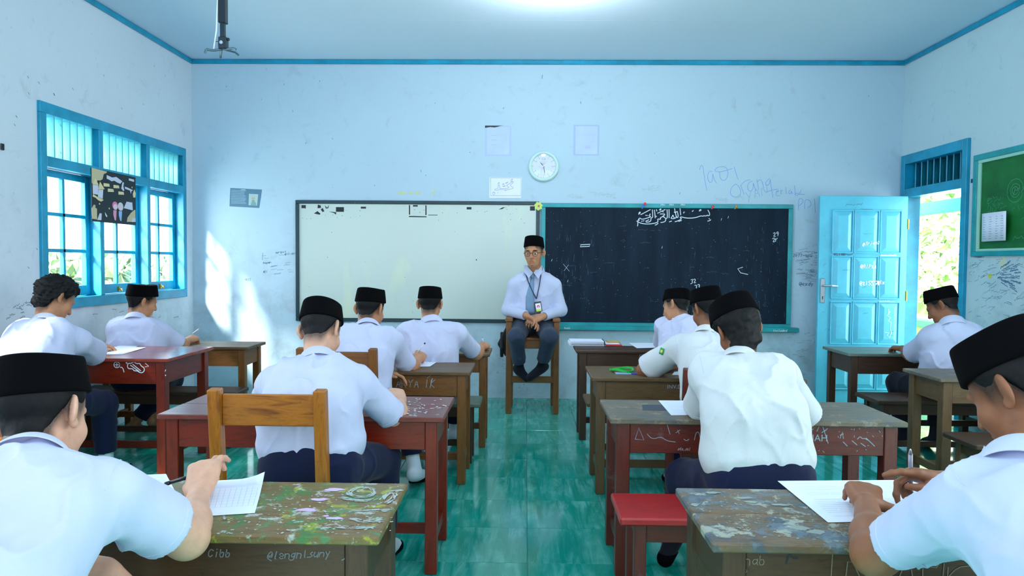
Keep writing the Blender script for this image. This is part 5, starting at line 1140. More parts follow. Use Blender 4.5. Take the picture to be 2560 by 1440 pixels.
def hairline(L, low=-.082, side=.012):
    """lowest z of the hair for head-local y"""
    ys = [-.2,-.06,-.045,-.030,-.012,.022,.034,.05,.09]; zs = [low,low,low+.022,-.005,side+.012,side+.004,.030,.052,.062]
    return np.interp(L[:,1], ys, zs)+vnoise(L*45)*.007
def build_person(sp):
    sc = sp.get('sc', 1.0); c = np.asarray(sp['head']); R = headframe(*sp['rot']); Pv, C7 = np.asarray(sp['pelvis'], float), np.asarray(sp['c7'], float)
    SR, ER, WR_, SL, EL, WL = [np.asarray(sp[k], float) for k in ('sr','er','wr','sl','el','wl')]; SR = SR-A3(0,0,sp.get('drop',.03)*sc); SL = SL-A3(0,0,sp.get('drop',.03)*sc); C7 = C7-A3(0,0,sp.get('c7drop',.04)); 
    rt = nrm(SR-SL); up = nrm(C7-Pv); fw = nrm(np.cross(up, rt)); rt = np.cross(fw, up)
    base = A3(Pv[0], Pv[1], 0); h = sp.get('h', .006); hs = sp.get('hs', .0085); g = lambda *v: c+R@(np.array(v)*sc)
    # ---- skin
    f = Field(); add_head(f, c, R, sc)
    f.cone(C7+fw*.028*sc-up*.02, g(0,-.022,-.055), .056*sc, .052*sc, .025); f.cone(C7+fw*.025-up*.03, C7+fw*.02-up*.10, .055, .06, .03)
    tips = {}
    for k, S, E, W_ in (('r',SR,ER,WR_),('l',SL,EL,WL)):
        ak = sp.get('armk', 1)*sc; f.cone(S, lerp(S,E,.45), .044*ak, .046*ak, .03); f.cone(lerp(S,E,.4), E, .045*ak, .039*ak, .02)
        f.cone(E, lerp(E,W_,.35), .038*ak, .042*ak, .05); f.cone(lerp(E,W_,.3), W_, .041*ak, .0275*sc, .03)
        hd_ = sp['hand_'+k]; pose = POSES[hd_[2]] if isinstance(hd_[2], str) else hd_[2]
        tips[k] = add_hand(f, W_, np.asarray(hd_[0], float), np.asarray(hd_[1], float), k == 'r', sc*sp.get('handsc', 1.0), *pose)
    parts = [f.mesh(h)]
    b = Field(); KR, KL, AR, AL = [np.asarray(sp[k], float) for k in ('kr','kl','ar','al')]
    M1 = lerp(Pv, C7, .5)-fw*sp.get('hunch', .03); Cc = lerp(Pv, C7, .8)-fw*.0
    for s in (-1,1):
        b.cone(Cc+rt*s*.07, M1+rt*s*.06, .085, .08, .04); b.cone(M1+rt*s*.06, Pv+rt*s*.06, .08, .095, .04)
    b.cone(C7-up*.05+fw*.03, C7-up*.02+fw*.03, .06, .055, .03)
    for S in (SR, SL): b.cone(C7-up*.06, S, .04, .04, .03)
    hipw = .085
    for s, K, An, T in ((1,KR,AR,np.asarray(sp['tr'])),(-1,KL,AL,np.asarray(sp['tl']))):
        b.cone(Pv+rt*s*hipw, K, .07, .05, .03); b.cone(K, lerp(K,An,.35), .05, .05, .02); b.cone(lerp(K,An,.3), An, .048, .032, .03)
        b.cone(An-A3(0,0,.02), T, .032, .020, .02); sd = np.cross(nrm(T-An), A3(0,0,1))
        b.cone(An-A3(0,0,.03)-nrm(T-An)*.035, T, .028, .018, .02)
        if sp.get('bare'):
            for q in range(5): b.cone(T-nrm(T-An)*.03+sd*(q-2)*.015, T+nrm(T-An)*(.022-.006*abs(q-1.5))+sd*(q-2)*.016-A3(0,0,.004), .011, .0075+(.002 if q == 0 else 0), .008)
    parts.append(b.mesh(sp.get('hb', .011)))
    body, vs = np_mesh('person', parts, SK[sp.get('skin','tan')], base); body.location = tuple(base)
    tag(body, sp['label'], 'person', sp.get('group'))
    V = vs+base; L = ((V-c)@R)/sc; inh = np.linalg.norm(L, axis=1) < .19
    hl = hairline(L, sp.get('nape', -.066), sp.get('hside', .002)); fade = np.clip((L[:,2]-hl+.046)/.052, 0, 1)**1.3*inh*(L[:,1] < .075)
    ear = (np.abs(L[:,0]) > .0795) & (np.abs(L[:,2]) < .04) & (L[:,1] > -.06); fade = np.where(ear, 0, fade)*sp.get('fadek', .93)
    if sp.get('beard'): fade = np.maximum(fade, .5*np.clip(1-np.linalg.norm((L-A3(0,.085,-.098))/A3(.026,.03,.014), axis=1), 0, 1)*1.6); fade = np.maximum(fade, .6*np.clip(1-np.linalg.norm((L-A3(0,.096,-.050))/A3(.030,.03,.0065), axis=1), 0, 1)); 
    if sp.get('face'):
        for s in (-1,1): bz = .030-.10*(np.abs(L[:,0])-.02)**1*.1; fade = np.maximum(fade, .9*np.clip(1-np.linalg.norm((L-A3(s*.031,.085,.0285))/A3(.021,.03,.0055), axis=1), 0, 1)**.5)
    lips = inh*np.clip(1.25-np.linalg.norm((L-A3(0,.092,-.0655))/A3(.025,.02,.0115), axis=1)*1.0, 0, 1)*(L[:,1] > .075)
    ca = body.data.color_attributes.new('fade', 'FLOAT_COLOR', 'POINT'); ca.data.foreach_set('color', np.stack([fade, np.clip(lips*.8,0,.6), 0*fade, 0*fade+1], 1).astype(np.float32).ravel())
    rel = lambda m, name, mat: None
    def child(name, field_or_parts, hh, mat, par=body):
        ps = [field_or_parts.mesh(hh)] if isinstance(field_or_parts, Field) else field_or_parts
        o, _ = np_mesh(name, ps, mat, base, True, par); return o
    # ---- hair
    hf = Field(); hf.ell(g(0,-.010,.042), R, np.array((.0765,.096,.082))*sc, .02); hf.ell(g(0,.024,-.030), R, np.array((.060,.066,.080))*sc, .035)
    hf.cone(C7+fw*.028*sc-up*.02, g(0,-.022,-.055), .056*sc, .052*sc, .025)
    thick = sp.get('hair', .0045); curl = sp.get('curl', 0)
    def hdisp(P):
        Lp = ((P-c)@R)/sc; zz = Lp[:,2]-hairline(Lp, sp.get('nape', -.066), sp.get('hside', .002)); w = np.clip(zz/.04, 0, 1); w = w*w*(3-2*w)
        nz = vnoise(P*60)*(.003+curl)+vnoise(P*130)*(.0012+curl*.5) if thick > .008 else vnoise(P*140)*.0008
        d = -(thick*w*1.0-.0025*(1-w))-nz*w
        return np.maximum(d, 0*d-.05)+np.where(zz < -.01, .05, 0)
    hf.disp = hdisp; hf.cuts = [(g(0,.088,0), R@A3(0,1,0)), (g(0,0,-.12), R@A3(0,0,-1))]
    child('hair', hf, min(h, .005), HAIR)
    # ---- cap (peci)
    if sp.get('cap', True):
        zb = sp.get('capz', .044); tilt = sp.get('captilt', 13); ch = sp.get('caph', .082); m = MB(); n = 40; T = math.radians(tilt); th = thick
        prof = [(0,1),(.0,1.03),(.25,1.0),(.55,.96),(.82,.92),(.94,.90),(.985,.865),(1.0,.81),(.985,.5),(.97,.2)]; rings = []
        for q, r_ in prof:
            rg = []
            for k in range(n):
                a = 2*PI*k/n; ca_, sa_ = math.cos(a), math.sin(a); e = .92
                x = (.0815+th*.8)*r_*math.copysign(abs(ca_)**e, ca_); y = (.1010+th*.8)*r_*math.copysign(abs(sa_)**e, sa_)
                z = q*ch+(.006*(sa_**2) if q > .5 else 0)-(.010*max(0, 1-abs(x)/.03) if q > .97 and r_ < .6 else 0)
                y2 = y*math.cos(T)-z*math.sin(T); z2 = y*math.sin(T)+z*math.cos(T); rg.append(g(x, y2-.010, z2+zb)-base)
            rings.append(rg)
        m.rings(rings, True, True); cp = m.build('cap', CL['black'], body, 0, None, True)
        sd_ = cp.modifiers.new('smooth', 'SUBSURF'); sd_.levels = 1; sd_.render_levels = 1
    # ---- shirt
    t_ = Field(); lo_ = sp.get('loose', .016); hem = sp.get('hem', .0)
    for s in (-1,1):
        t_.cone(Cc+rt*s*.072, M1+rt*s*.066, .092+lo_, .088+lo_*1.3, .05); t_.cone(M1+rt*s*.066, Pv+up*(hem+.10)+rt*s*.07, .088+lo_*1.3, .106+lo_*1.5, .05)
    nu = nrm(g(0,-.02,-.05)-C7+fw*.01); NC = C7+fw*.026*sc
    t_.capcut(NC-nu*.06, NC+nu*.05, .074, .066, NC+nu*.020, nu, True, .03)
    for S in (SR, SL):
        t_.cone(C7-up*.040+fw*.02, S, .044, .050+lo_*.5, .04); t_.cone(lerp(C7-up*.08,S,.7), lerp(Cc,M1,.3)+(S-C7)*.4, .058, .08, .07)
    for S, E, W_ in ((SR,ER,WR_),(SL,EL,WL)):
        if sp.get('long'):
            t_.cone(S, E, .054*sc, .052*sc, .04); u = nrm(W_-E); e = W_-u*.012
            t_.capcut(E, e+u*.03, .051*sc, .040*sc, e, u, True, .03)
        else:
            u = nrm(E-S); fr = sp.get('sleeve', .86); e = lerp(S, E, fr); rs = sp.get('rs', .078); t_.capcut(S, e+u*.05, .056+lo_*.5, rs, e, u, True, .05)
    amp = sp.get('fold', .014); sd0 = sp.get('seed', 1)*7.7
    F3 = np.stack([rt, fw, up], 1)
    def sdisp(P):
        Q = (P-Pv)@F3; w = np.clip((.30-Q[:,2])/.35, 0, 1)
        ax = A3(0,0,0); w = w*1; fa = (1-.75*np.clip((np.abs(Q[:,0])-.15)/.06, 0, 1))*np.clip(.4+(Q[:,2]-.08)/.15, .4, 1); q1 = np.stack([Q[:,0]*9+Q[:,2]*3.6, Q[:,1]*8, Q[:,2]*4.2-Q[:,0]*2.6], 1)+sd0; n1 = vnoise(q1+.35*vnoise(q1*1.7)[:,None])
        q2 = np.stack([Q[:,0]*17-Q[:,2]*9, Q[:,1]*14, Q[:,2]*13+np.abs(Q[:,0])*8], 1)+sd0*1.3; n2 = vnoise(q2)
        r1 = 1-np.abs(n1)*2.2; r1 = np.clip(r1, 0, 1)**2; r2 = np.clip(1-np.abs(n2)*2.4, 0, 1)**2
        return -fa*(amp*(r1-.25)+amp*.55*(r2-.2)*(.45+w))
    t_.disp = sdisp; t_.cuts = [(Pv+up*(hem-.02), -nrm(up*.9+A3(0,0,.45)))]
    if sp.get('yoke'): pass
    shirt = child('shirt', t_, hs, CL[sp.get('shirt','white')])
    # ---- collar: a standing band folded over
    nf = nrm(fw-nu*(fw@nu)); nr = np.cross(nf, nu); m = MB(); n = 36; rings = []; rc = sp.get('collar', .062)
    for (dr, z) in ((-.003,-.012),(-.004,.020),(-.001,.036),(.003,.039),(.008,.034),(.014,.012),(.021,-.022),(.018,-.023),(.010,.012),(.002,.020)):
        rg = []
        for k in range(n):
            a = -PI/2+2*PI*(k+.5)/n if not sp.get('open') else -PI/2+(2*PI-.42)*(k/(n-1)-.5)+0.0
            fr_ = (math.sin(a)+1)/2 if not sp.get('open') else (1-math.cos(a+PI/2))/2
            rr_ = (rc+dr*(1+.5*fr_)); zz = z*(1+.0*fr_)-.022*fr_+(-.030*fr_**3 if z < 0.02 and dr > .006 else 0)
            p = C7+fw*.026*sc+nu*(zz+.012)+nr*(rr_*math.cos(a)*1.04)+nf*(rr_*math.sin(a)*1.02); rg.append(p-base)
        rings.append(rg)
    if sp.get('open'):
        k_ = len(rings); vs_ = [v for r_ in rings for v in r_]; fs_ = [(i*n+j, i*n+j+1, ((i+1)%k_)*n+j+1, ((i+1)%k_)*n+j) for i in range(k_) for j in range(n-1)]+[tuple(i*n for i in range(k_)), tuple((k_-1-i)*n+n-1 for i in range(k_))]; m.add(vs_, fs_)
    else:
        k_ = len(rings); vs_ = [v for r_ in rings for v in r_]; m.add(vs_, [(i*n+j, i*n+(j+1)%n, ((i+1)%k_)*n+(j+1)%n, ((i+1)%k_)*n+j) for i in range(k_) for j in range(n)])
    co = m.build('collar', CL[sp.get('shirt','white')], shirt, 0, None, True)
    s2 = co.modifiers.new('smooth', 'SUBSURF'); s2.levels = 1; s2.render_levels = 1
    # ---- trousers
    p_ = Field(); tl_ = sp.get('troul', .80); lp = sp.get('trour', 1.0)
    p_.cone(Pv+rt*.06+up*.03, Pv-rt*.06+up*.03, .112, .112, .04); p_.cone(Pv+rt*.07-A3(0,0,.01), Pv-rt*.07-A3(0,0,.01), .115, .115, .04)
    for s, K, An in ((1,KR,AR),(-1,KL,AL)):
        p_.cone(Pv+rt*s*hipw, K, .092*lp, .072*lp, .03); u = nrm(An-K); e = lerp(K, An, tl_); p_.capcut(K, e+u*.03, .071*lp, .058*lp, e, u, True, .03)
    def pdisp(P):
        q1 = P*A3(9,9,11)+sd0; r1 = np.clip(1-np.abs(vnoise(q1))*2.4, 0, 1)**2; return -.006*(r1-.25)
    p_.disp = pdisp; p_.cuts = [(Pv+up*.105+A3(0,0,.01), A3(0,0,1))]
    tro = child('trousers', p_, sp.get('ht', .010), CL[sp.get('trousers','navy')])
    # ---- shoes or socks
    if not sp.get('bare'):
        for s, K, An, T in ((1,KR,AR,np.asarray(sp['tr'])),(-1,KL,AL,np.asarray(sp['tl']))):
            q = Field(); q.cone(An+nrm(K-An)*.09, An, .040, .040, .02); q.cone(An-A3(0,0,.02), T, .041, .028, .02); q.cone(An-A3(0,0,.03)-nrm(T-An)*.04, T, .037, .028, .02)
            if sp.get('shoes', True):
                q2 = Field(); q2.cone(An-A3(0,0,.035)-nrm(T-An)*.045, T+nrm(T-An)*.015, .044, .036, .02); q2.cuts = [(A3(0,0,min(T[2],An[2])+.012), A3(0,0,1)), (A3(0,0,.001), A3(0,0,-1))]
                child('sock', q, .009, CL[sp.get('sock','wsock')]); child('shoe', q2, .009, CL['black'])
            else: child('sock', q, .008, CL['sock'])
    if sp.get('face'):
        for s in (-1,1):
            e = MB(); ctr = g(s*.032,.0765,.004)-base; r_ = .0128*sc
            for i_ in range(1): pass
            e.rings([[ctr+R@(A3(math.sin(b_)*math.cos(a_), math.cos(b_), math.sin(b_)*math.sin(a_))*r_) for a_ in [2*PI*k/16 for k in range(16)]] for b_ in (.05,.35,.7,1.05,1.4,1.8)]); e.build('eye', EYEW, body, 0, None, True)
            e = MB(); ctr2 = ctr+R@(A3(-.10*s*0+sp.get('gaze',0),.985,-.05)*r_*.86)
            e.rings([[ctr2+R@(A3(math.cos(a_)*q_, y_, math.sin(a_)*q_)*r_) for a_ in [2*PI*k/14 for k in range(14)]] for q_, y_ in ((.42,.0),(.40,.12),(.2,.17),(.02,.18))]); e.build('iris', EYED, body, 0, None, True)
            for lo_a, hi_a in ((21, 100), (-27, -100)):        # lids wrap the eyeball
                e = MB(); rows = []
                for k in range(7):
                    el_ = math.radians(lo_a+(hi_a-lo_a)*k/6); rows.append([ctr+R@(A3(math.sin(az_), math.cos(az_)*math.cos(el_), math.sin(el_)*(.35+.65*math.cos(az_)))*r_*1.09) for az_ in [math.radians(-78+156*q/10) for q in range(11)]])
                vs_ = [v for w_ in rows for v in w_]; e.add(vs_, [(i_*11+j_, i_*11+j_+1, (i_+1)*11+j_+1, (i_+1)*11+j_) for i_ in range(6) for j_ in range(10)])
                e.tube(rows[0], .0011*sc, 6); e.build('eyelid', SK[sp.get('skin','tan')], body, 0, None, True)
            e = MB(); e.tube([g(s*q_, y_, z_)-base for q_, y_, z_ in ((.013,.0985,.026),(.022,.0965,.0295),(.034,.0905,.0305),(.044,.083,.0285),(.050,.077,.0255))], [.0022,.0034,.0034,.0028,.0012], 8); e.build('eyebrow', HAIR, body, 0, None, True)
    return body, dict(c=c, R=R, g=g, base=base, rt=rt, up=up, fw=fw, tips=tips, shirt=shirt, Pv=Pv, C7=C7)
def pen(label, a, b, mat, tipmat='steel', r=.0045, capm=None, clear=False):
    a, b = Vector(a), Vector(b); t_ = thing('pen', label, 'pen', tuple(a), 'pens held by the pupils'); d = b-a
    MB().tube([d*.10, d*.9], [r, r], 10).build('barrel', mat, t_, 0, None, True); MB().tube([d*.0, d*.02, d*.10], [r*.15, r*.45, r*.95], 10).build('pen_tip', tipmat, t_, 0, None, True)
    MB().tube([d*.9, d*.99, d], [r*1.08, r*1.05, r*.7], 10).build('pen_end', capm or mat, t_, 0, None, True)
    if clear: MB().tube([d*.12, d*.88], r*.35, 8).build('refill', 'black', t_)
    return t_
UPZ = A3(0,0,1); DN = A3(0,0,-1)
def seatlegs(sp, kx=.13, ky=.40, kz=.46, az=.09):
    P = np.asarray(sp['pelvis'], float)
    for k, s in (('r',1),('l',-1)):
        sp.setdefault('k'+k, P+A3(s*kx, ky, kz-P[2])); K = np.asarray(sp['k'+k]); sp.setdefault('a'+k, A3(K[0], K[1]+.02, az)); Aa = np.asarray(sp['a'+k]); sp.setdefault('t'+k, A3(Aa[0]+s*.02, Aa[1]+.15, .03))
    return sp
PEOPLE = {}
def P_(key, **sp): seatlegs(sp); PEOPLE[key] = (sp,)+build_person(sp)
a = at
# the teacher on the tall chair
P_('teacher', label='teacher in black cap, glasses, grey tie and lanyard seated on the tall chair', head=a(1335,634,6.14), rot=(166,3,2), sc=1.04, c7drop=0, c7=a(1337,680,6.25), pelvis=(.075,6.24,.765),
   sr=a(1287,701,6.21), sl=a(1386,701,6.21), er=a(1270,775,6.20), el=a(1402,775,6.20), wr=a(1316,789,6.00), wl=a(1358,791,5.98), hand_r=((.75,-.45,-.42),(.1,-.6,-1),'rest'), hand_l=((-.9,-.15,-.28),(.0,.55,-1),'rest'),
   kr=a(1291,843,5.86), kl=a(1374,843,5.86), ar=a(1299,922,5.97), al=a(1354,915,5.97), tr=a(1316,945,5.95), tl=a(1324,944,5.93), skin='tan', armk=.86, drop=.045, hside=.012, nape=-.075, long=True, shirt='blueish', trousers='slate', shoes=False, h=.0045, hs=.006, ht=.007, hunch=.0, face=True, beard=True, open=True, hem=.03, capz=.050, caph=.088, captilt=10, troul=.80, trour=.98, loose=.008, hb=.010, fold=.006, collar=.066, seed=3, gaze=0)
P_('front_left', label='pupil in a black cap writing at the paint-splashed front left desk', head=a(104,1045,1.44), rot=(0,24,-8), sc=.98, c7=a(48,1124,1.285), pelvis=(-.955,1.0,.545), sr=a(258,1202,1.35), er=a(468,1345,1.56), wr=a(497,1238,1.785), hand_r=(a(512,1168,1.86)-a(497,1238,1.785),(.25,.5,-1),([(.7,.8,.35),(.75,.95,.4),(.55,.75,.4),(.35,.55,.3)],POSES['write'][1])),
   sl=(-1.11,1.32,.885), el=(-1.17,1.42,.68), wl=a(262,1425,1.47), hand_l=((.35,.25,-.75),(.3,.9,0),'rest'), h=.0034, hs=.0052, skin='fair', handsc=1.15, rs=.074, sleeve=.70, hunch=.05, seed=1, fold=.014, capz=.046)
P_('front_right', label='pupil in a black cap holding a clear pen at the front right desk', head=a(2556,985,1.42), rot=(24,34,2), sc=.98, c7=a(2590,1125,1.30), pelvis=(.98,.98,.545), handsc=1.08, sl=a(2418,1236,1.32), el=a(2186,1386,1.51), wl=a(2166,1262,1.735), hand_l=(a(2156,1205,1.85)-a(2166,1262,1.735),(-.05,.35,-1),'splay'),
   sr=(1.105,1.32,.89), er=(1.23,1.62,.71), wr=a(2366,1203,1.83), hand_r=((-1,.02,.22),(-.05,-.25,-1),'point'), h=.0034, hs=.0052, skin='deep', rs=.054, sleeve=.78, hunch=.05, seed=2, fold=.016, shirt='blueish', capz=.050, captilt=0)
P_('curly', label='bareheaded curly-haired pupil bent over the glossy red desk', head=a(138,750,3.97), rot=(-28,34,-8), sc=1.0, c7=a(106,796,3.82), pelvis=(-2.62,3.64,.55), sr=a(192,842,3.88), er=a(240,884,4.13), wr=a(190,874,4.33), hand_r=((-.6,.8,0),DN,'rest'), sl=(-2.84,3.88,.925), el=(-2.95,4.12,.765), wl=(-2.76,4.33,.76), hand_l=((.6,.8,0),DN,'rest'), cap=False, hair=.026, curl=.008, nape=-.098, hside=-.004, hunch=.08, loose=.024, seed=4, rs=.085, skin='tan')
P_('by_window', label='pupil in a flat black cap writing in the sunlit corner by the left window', head=a(354,756,4.97), rot=(-38,16,2), c7=a(336,793,4.87), pelvis=(-2.72,4.84,.50), sr=a(400,820,4.93), er=a(449,866,5.06), wr=a(470,852,5.22), hand_r=((.15,.8,.15),(-.3,.3,-1),'write'), sl=(-2.87,4.86,.85), el=(-2.92,5.08,.71), wl=(-2.72,5.22,.70), hand_l=((.5,.8,0),DN,'rest'), kr=a(432,948,5.2), kl=(-2.85,5.22,.46), ar=a(333,1062,5.22), tr=a(376,1074,5.23), bare=True, hb=.006, seed=5, skin='tan', hs=.008, hair=.008)
P_('mid_left', label='pupil in a black cap on the orange-brown chair at the red-brown desk', head=a(802,830,2.87), rot=(-14,36,-9), sc=.98, c7=a(792,885,2.735), pelvis=(-.80,2.56,.545), sr=a(893,944,2.76), er=a(990,1045,2.91), wr=a(1001,1003,3.12), hand_r=(a(988,978,3.19)-a(1001,1003,3.12),(-.2,.3,-1),'write'), sl=a(688,944,2.74), el=(-1.10,2.9,.71), wl=(-.98,3.11,.70), hand_l=((.5,.8,0),DN,'flat'), kr=(-.60,2.92,.47), kl=(-1.02,2.92,.47), h=.0045, hs=.006, ht=.008, seed=6, hunch=.06, rs=.064, sleeve=.9, skin='fair', loose=.02)
P_('scratched', label='pupil in a flat black cap writing at the desk with the scratched name', head=a(925,775,4.06), rot=(-16,20,0), sc=.97, c7=a(917,808,3.94), pelvis=(-.93,3.72,.545), sr=a(978,842,3.96), er=a(1022,922,4.13), wr=a(1046,897,4.27), hand_r=((.05,.8,.2),(-.4,.2,-1),'write'), sl=a(852,840,3.94), el=a(868,926,3.95), wl=a(952,934,3.985), hand_l=((1,.1,-.05),(0,-.2,-1),'rest'), kr=a(1012,1030,4.06), ar=a(1038,1178,4.0), tr=(-.60,4.13,.028), sock='wsock', seed=7, rs=.062, h=.005, hs=.0075, troul=.72, skin='tan')
P_('near_teacher', label='pupil in a black cap writing at the desk nearest the teacher chair', head=a(1075,763,4.68), rot=(0,18,0), sc=.96, c7=a(1078,798,4.60), pelvis=(-.63,4.53,.50), sr=a(1143,826,4.62), er=a(1190,884,4.82), wr=a(1204,868,4.98), hand_r=((.25,.8,.15),(-.3,.2,-1),'write'), sl=a(1014,826,4.60), el=(-.85,4.83,.71), wl=(-.68,4.99,.70), hand_l=((.6,.8,0),DN,'rest'), seed=8, rs=.060, hs=.0075, skin='tan')
P_('right_far', label='pupil with a tilted cap turned left at the desk below the chalkboard', head=a(1691,768,4.84), rot=(48,20,16), sc=.95, c7=a(1703,792,4.78), pelvis=(1.10,4.56,.53), sl=a(1662,808,4.90), el=a(1655,862,5.08), wl=(1.08,5.22,.70), hand_l=((.5,.8,0),DN,'rest'), sr=a(1742,812,4.72), er=(1.30,4.98,.72), wr=(1.18,5.18,.70), hand_r=((-.5,.8,0),DN,'write'), seed=9, hs=.0075, skin='tan', rs=.07)
P_('right_lanyard', label='pupil with a sleeve badge at the desk with the green lanyard', head=a(1768,776,3.96), rot=(18,26,0), sc=.98, c7=a(1768,824,3.83), pelvis=(1.02,3.58,.545), sl=a(1700,856,3.86), el=a(1612,926,4.02), wl=(.88,4.15,.70), hand_l=((.7,.7,0),DN,'rest'), sr=a(1836,860,3.84), er=(1.24,4.02,.71), wr=(1.06,4.16,.70), hand_r=((-.6,.8,0),DN,'write'), seed=10, skin='deep', shirt='cream', rs=.084, sleeve=.88, hs=.007)
P_('right_mid', label='long-haired pupil in a black cap and navy trousers at the weathered maroon desk', head=a(1845,828,2.87), rot=(4,28,-9), sc=.99, c7=a(1853,884,2.74), pelvis=(.865,2.52,.525), sl=a(1772,914,2.77), el=a(1748,1030,2.93), wl=(.86,3.12,.70), hand_l=((.6,.8,0),DN,'rest'), sr=a(1952,922,2.75), er=a(2018,1044,2.9), wr=(1.06,3.11,.70), hand_r=((-.6,.8,0),DN,'write'), kl=(.67,2.86,.425), kr=(1.05,2.9,.44), al=a(1690,1322,2.98), tl=a(1666,1388,2.93), sock='sock', hair=.020, nape=-.112, hside=-.012, seed=11, skin='deep', shirt='cream', h=.0045, hs=.006, ht=.008, loose=.022, hunch=.06, rs=.070, sleeve=.92, capz=.050, captilt=0, trour=1.06)
P_('doorway', label='pupil with a tilted cap writing at the desk by the open door', head=a(2358,768,4.64), rot=(44,30,6), sc=.97, c7=a(2383,803,4.56), pelvis=(2.84,4.64,.52), sl=a(2326,840,4.64), el=a(2278,888,4.88), wl=a(2258,872,5.08), hand_l=((-.1,.8,0),DN,'rest'), sr=a(2440,842,4.54), er=(3.02,4.86,.72), wr=(2.92,5.08,.70), hand_r=((-.5,.8,0),DN,'write'), kl=(2.68,5.02,.47), kr=(2.98,5.0,.47), al=(2.72,4.98,.10), ar=(2.9,4.92,.10), sock='sock', trousers='blacktr', seed=12, skin='deep', shirt='blueish', hs=.0075, rs=.080)
# ---------------------------------------------------------------- things worn and held
from mathutils.bvhtree import BVHTree
CAMP = Vector((0,0,CH))
def bvh_of(o):
    me = o.data; off = Vector(o.matrix_basis.translation); pr = o.parent
    while pr: off += Vector(pr.matrix_basis.translation); pr = pr.parent
    return BVHTree.FromPolygons([v.co+off for v in me.vertices], [tuple(p.vertices) for p in me.polygons])
def hit(bv, px, py, lift=.004, far=9):
    d = Vector(_ray(px, py)).normalized(); loc, n, i, dist = bv.ray_cast(CAMP, d)
    return None if loc is None else loc-d*lift
def decal(name, bv, quad, mat, parent, base, nu=6, nv=6, lift=.003, thick=.0012):
    """cloth patch laid on a body: quad of surveyed points, projected on the surface"""
    q = [np.array(p, float) for p in quad]; vs = []; 
    for j in range(nv+1):
        for i in range(nu+1):
            a, b = i/nu, j/nv; p = (q[0]*(1-a)+q[1]*a)*(1-b)+(q[3]*(1-a)+q[2]*a)*b; h_ = hit(bv, p[0], p[1], lift)
            if h_ is None: return None
            vs.append(h_-base)
    m = MB().add(vs, [(j*(nu+1)+i, j*(nu+1)+i+1, (j+1)*(nu+1)+i+1, (j+1)*(nu+1)+i) for j in range(nv) for i in range(nu)]); o = m.build(name, mat, parent, 0, None, True)
    s_ = o.modifiers.new('thickness', 'SOLIDIFY'); s_.thickness = thick; s_.offset = 0; return o
def stripe(name, bv, pts, r, mat, parent, base, lift=.002, sub=6, flat=None):
    P = []
    for i in range(len(pts)-1):
        for k in range(sub): t_ = k/sub; P.append((pts[i][0]*(1-t_)+pts[i+1][0]*t_, pts[i][1]*(1-t_)+pts[i+1][1]*t_))
    P.append(pts[-1]); H_ = [hit(bv, x, y, lift) for x, y in P]; H_ = [h_-base for h_ in H_ if h_ is not None]
    if len(H_) > 2: return MB().tube(H_, r, 6).build(name, mat, parent, 0, None, True)
SEAM = cloth_mat('shirt_seam', lin(196,206,232))
# teacher: glasses, tie, lanyard, badge
sp, tb, I = PEOPLE['teacher']; g, base, sh = I['g'], I['base'], I['shirt']; Bv = Vector(base)
gm = plain('glasses_frame', lin(44,34,30), .3)
m = MB(); gz = .001
for s in (-1,1):
    m.tube([g(s*.0335+.0225*math.cos(a_), .1035-.004*abs(math.cos(a_)), gz+.0205*math.sin(a_))-base for a_ in [2*PI*k/28 for k in range(29)]], .0018, 6, False)
    m.tube([g(s*.056,.100,gz+.006)-base, g(s*.066,.090,gz+.007)-base, g(s*.083,.02,gz+.008)-base, g(s*.086,-.015,gz+.004)-base], .0022, 6)
m.tube([g(-.0115,.104,gz+.004)-base, g(0,.1065,gz+.008)-base, g(.0115,.104,gz+.004)-base], .002, 6)
gls = m.build('glasses', gm, tb, 0, None, True)
for s in (-1,1): MB().rings([[g(s*.0335+r_*math.cos(2*PI*k/20), .1035-.003*abs(math.cos(2*PI*k/20))*r_/.02, gz+r_*.91*math.sin(2*PI*k/20))-base for k in range(20)] for r_ in (.021,.002)], False, True).build('lens', 'glass', gls, 0, None, True)
bv = bvh_of(sh)
def band(name, rows, mat, lift, thick):
    """rows of (centre px, centre py, half width px) down the chest"""
    vs = []
    for (x, y, w) in rows:
        h0 = hit(bv, x, y, lift)
        if h0 is None: continue
        k = 5
        for i in range(k): vs.append(h0+Vector((w*(i/(k-1)*2-1)*6.1/1738, .004*(i/(k-1)*2-1)**2, 0))-Bv)
    n = len(vs)//5; m = MB().add(vs, [(j*5+i, j*5+i+1, (j+1)*5+i+1, (j+1)*5+i) for j in range(n-1) for i in range(4)]); o = m.build(name, mat, sh, 0, None, True)
    s_ = o.modifiers.new('thickness', 'SOLIDIFY'); s_.thickness = thick; s_.offset = 0; return o
tie = band('tie', [(1331,692,3.6),(1331,698,4),(1330,704,4.6),(1329,712,6),(1327,725,8),(1325,742,10),(1325,760,11),(1326,778,11.5),(1327,790,11.8)], CL['tie'], .010, .004)
for q_ in ([(1311,664,6.19),(1316,663,6.17),(1332,682,6.125),(1322,695,6.118),(1311,680,6.15)],[(1354,664,6.19),(1349,663,6.17),(1334,682,6.125),(1346,696,6.118),(1355,680,6.15)]):
    P5 = [Vector(at(*p_))-Bv for p_ in q_]; tk = Vector((0,.005,0)); MB().add(P5+[p_+tk for p_ in P5], [(0,1,2,3,4),(9,8,7,6,5)]+[(i,(i+1)%5,5+(i+1)%5,5+i) for i in range(5)]).build('collar_point', CL['blueish'], sh, .0015)
kn = hit(bv, 1331, 689, .014)
MB().rings([[kn+Vector((w_*math.cos(2*PI*k/12), -.004+.008*math.sin(2*PI*k/12), z_))-Bv for k in range(12)] for z_, w_ in ((.016,.018),(.010,.019),(-.012,.013),(-.018,.011))]).build('tie_knot', CL['tie'], tie, 0, None, True)
lm = plain('lanyard_navy', lin(16,44,74), .5)
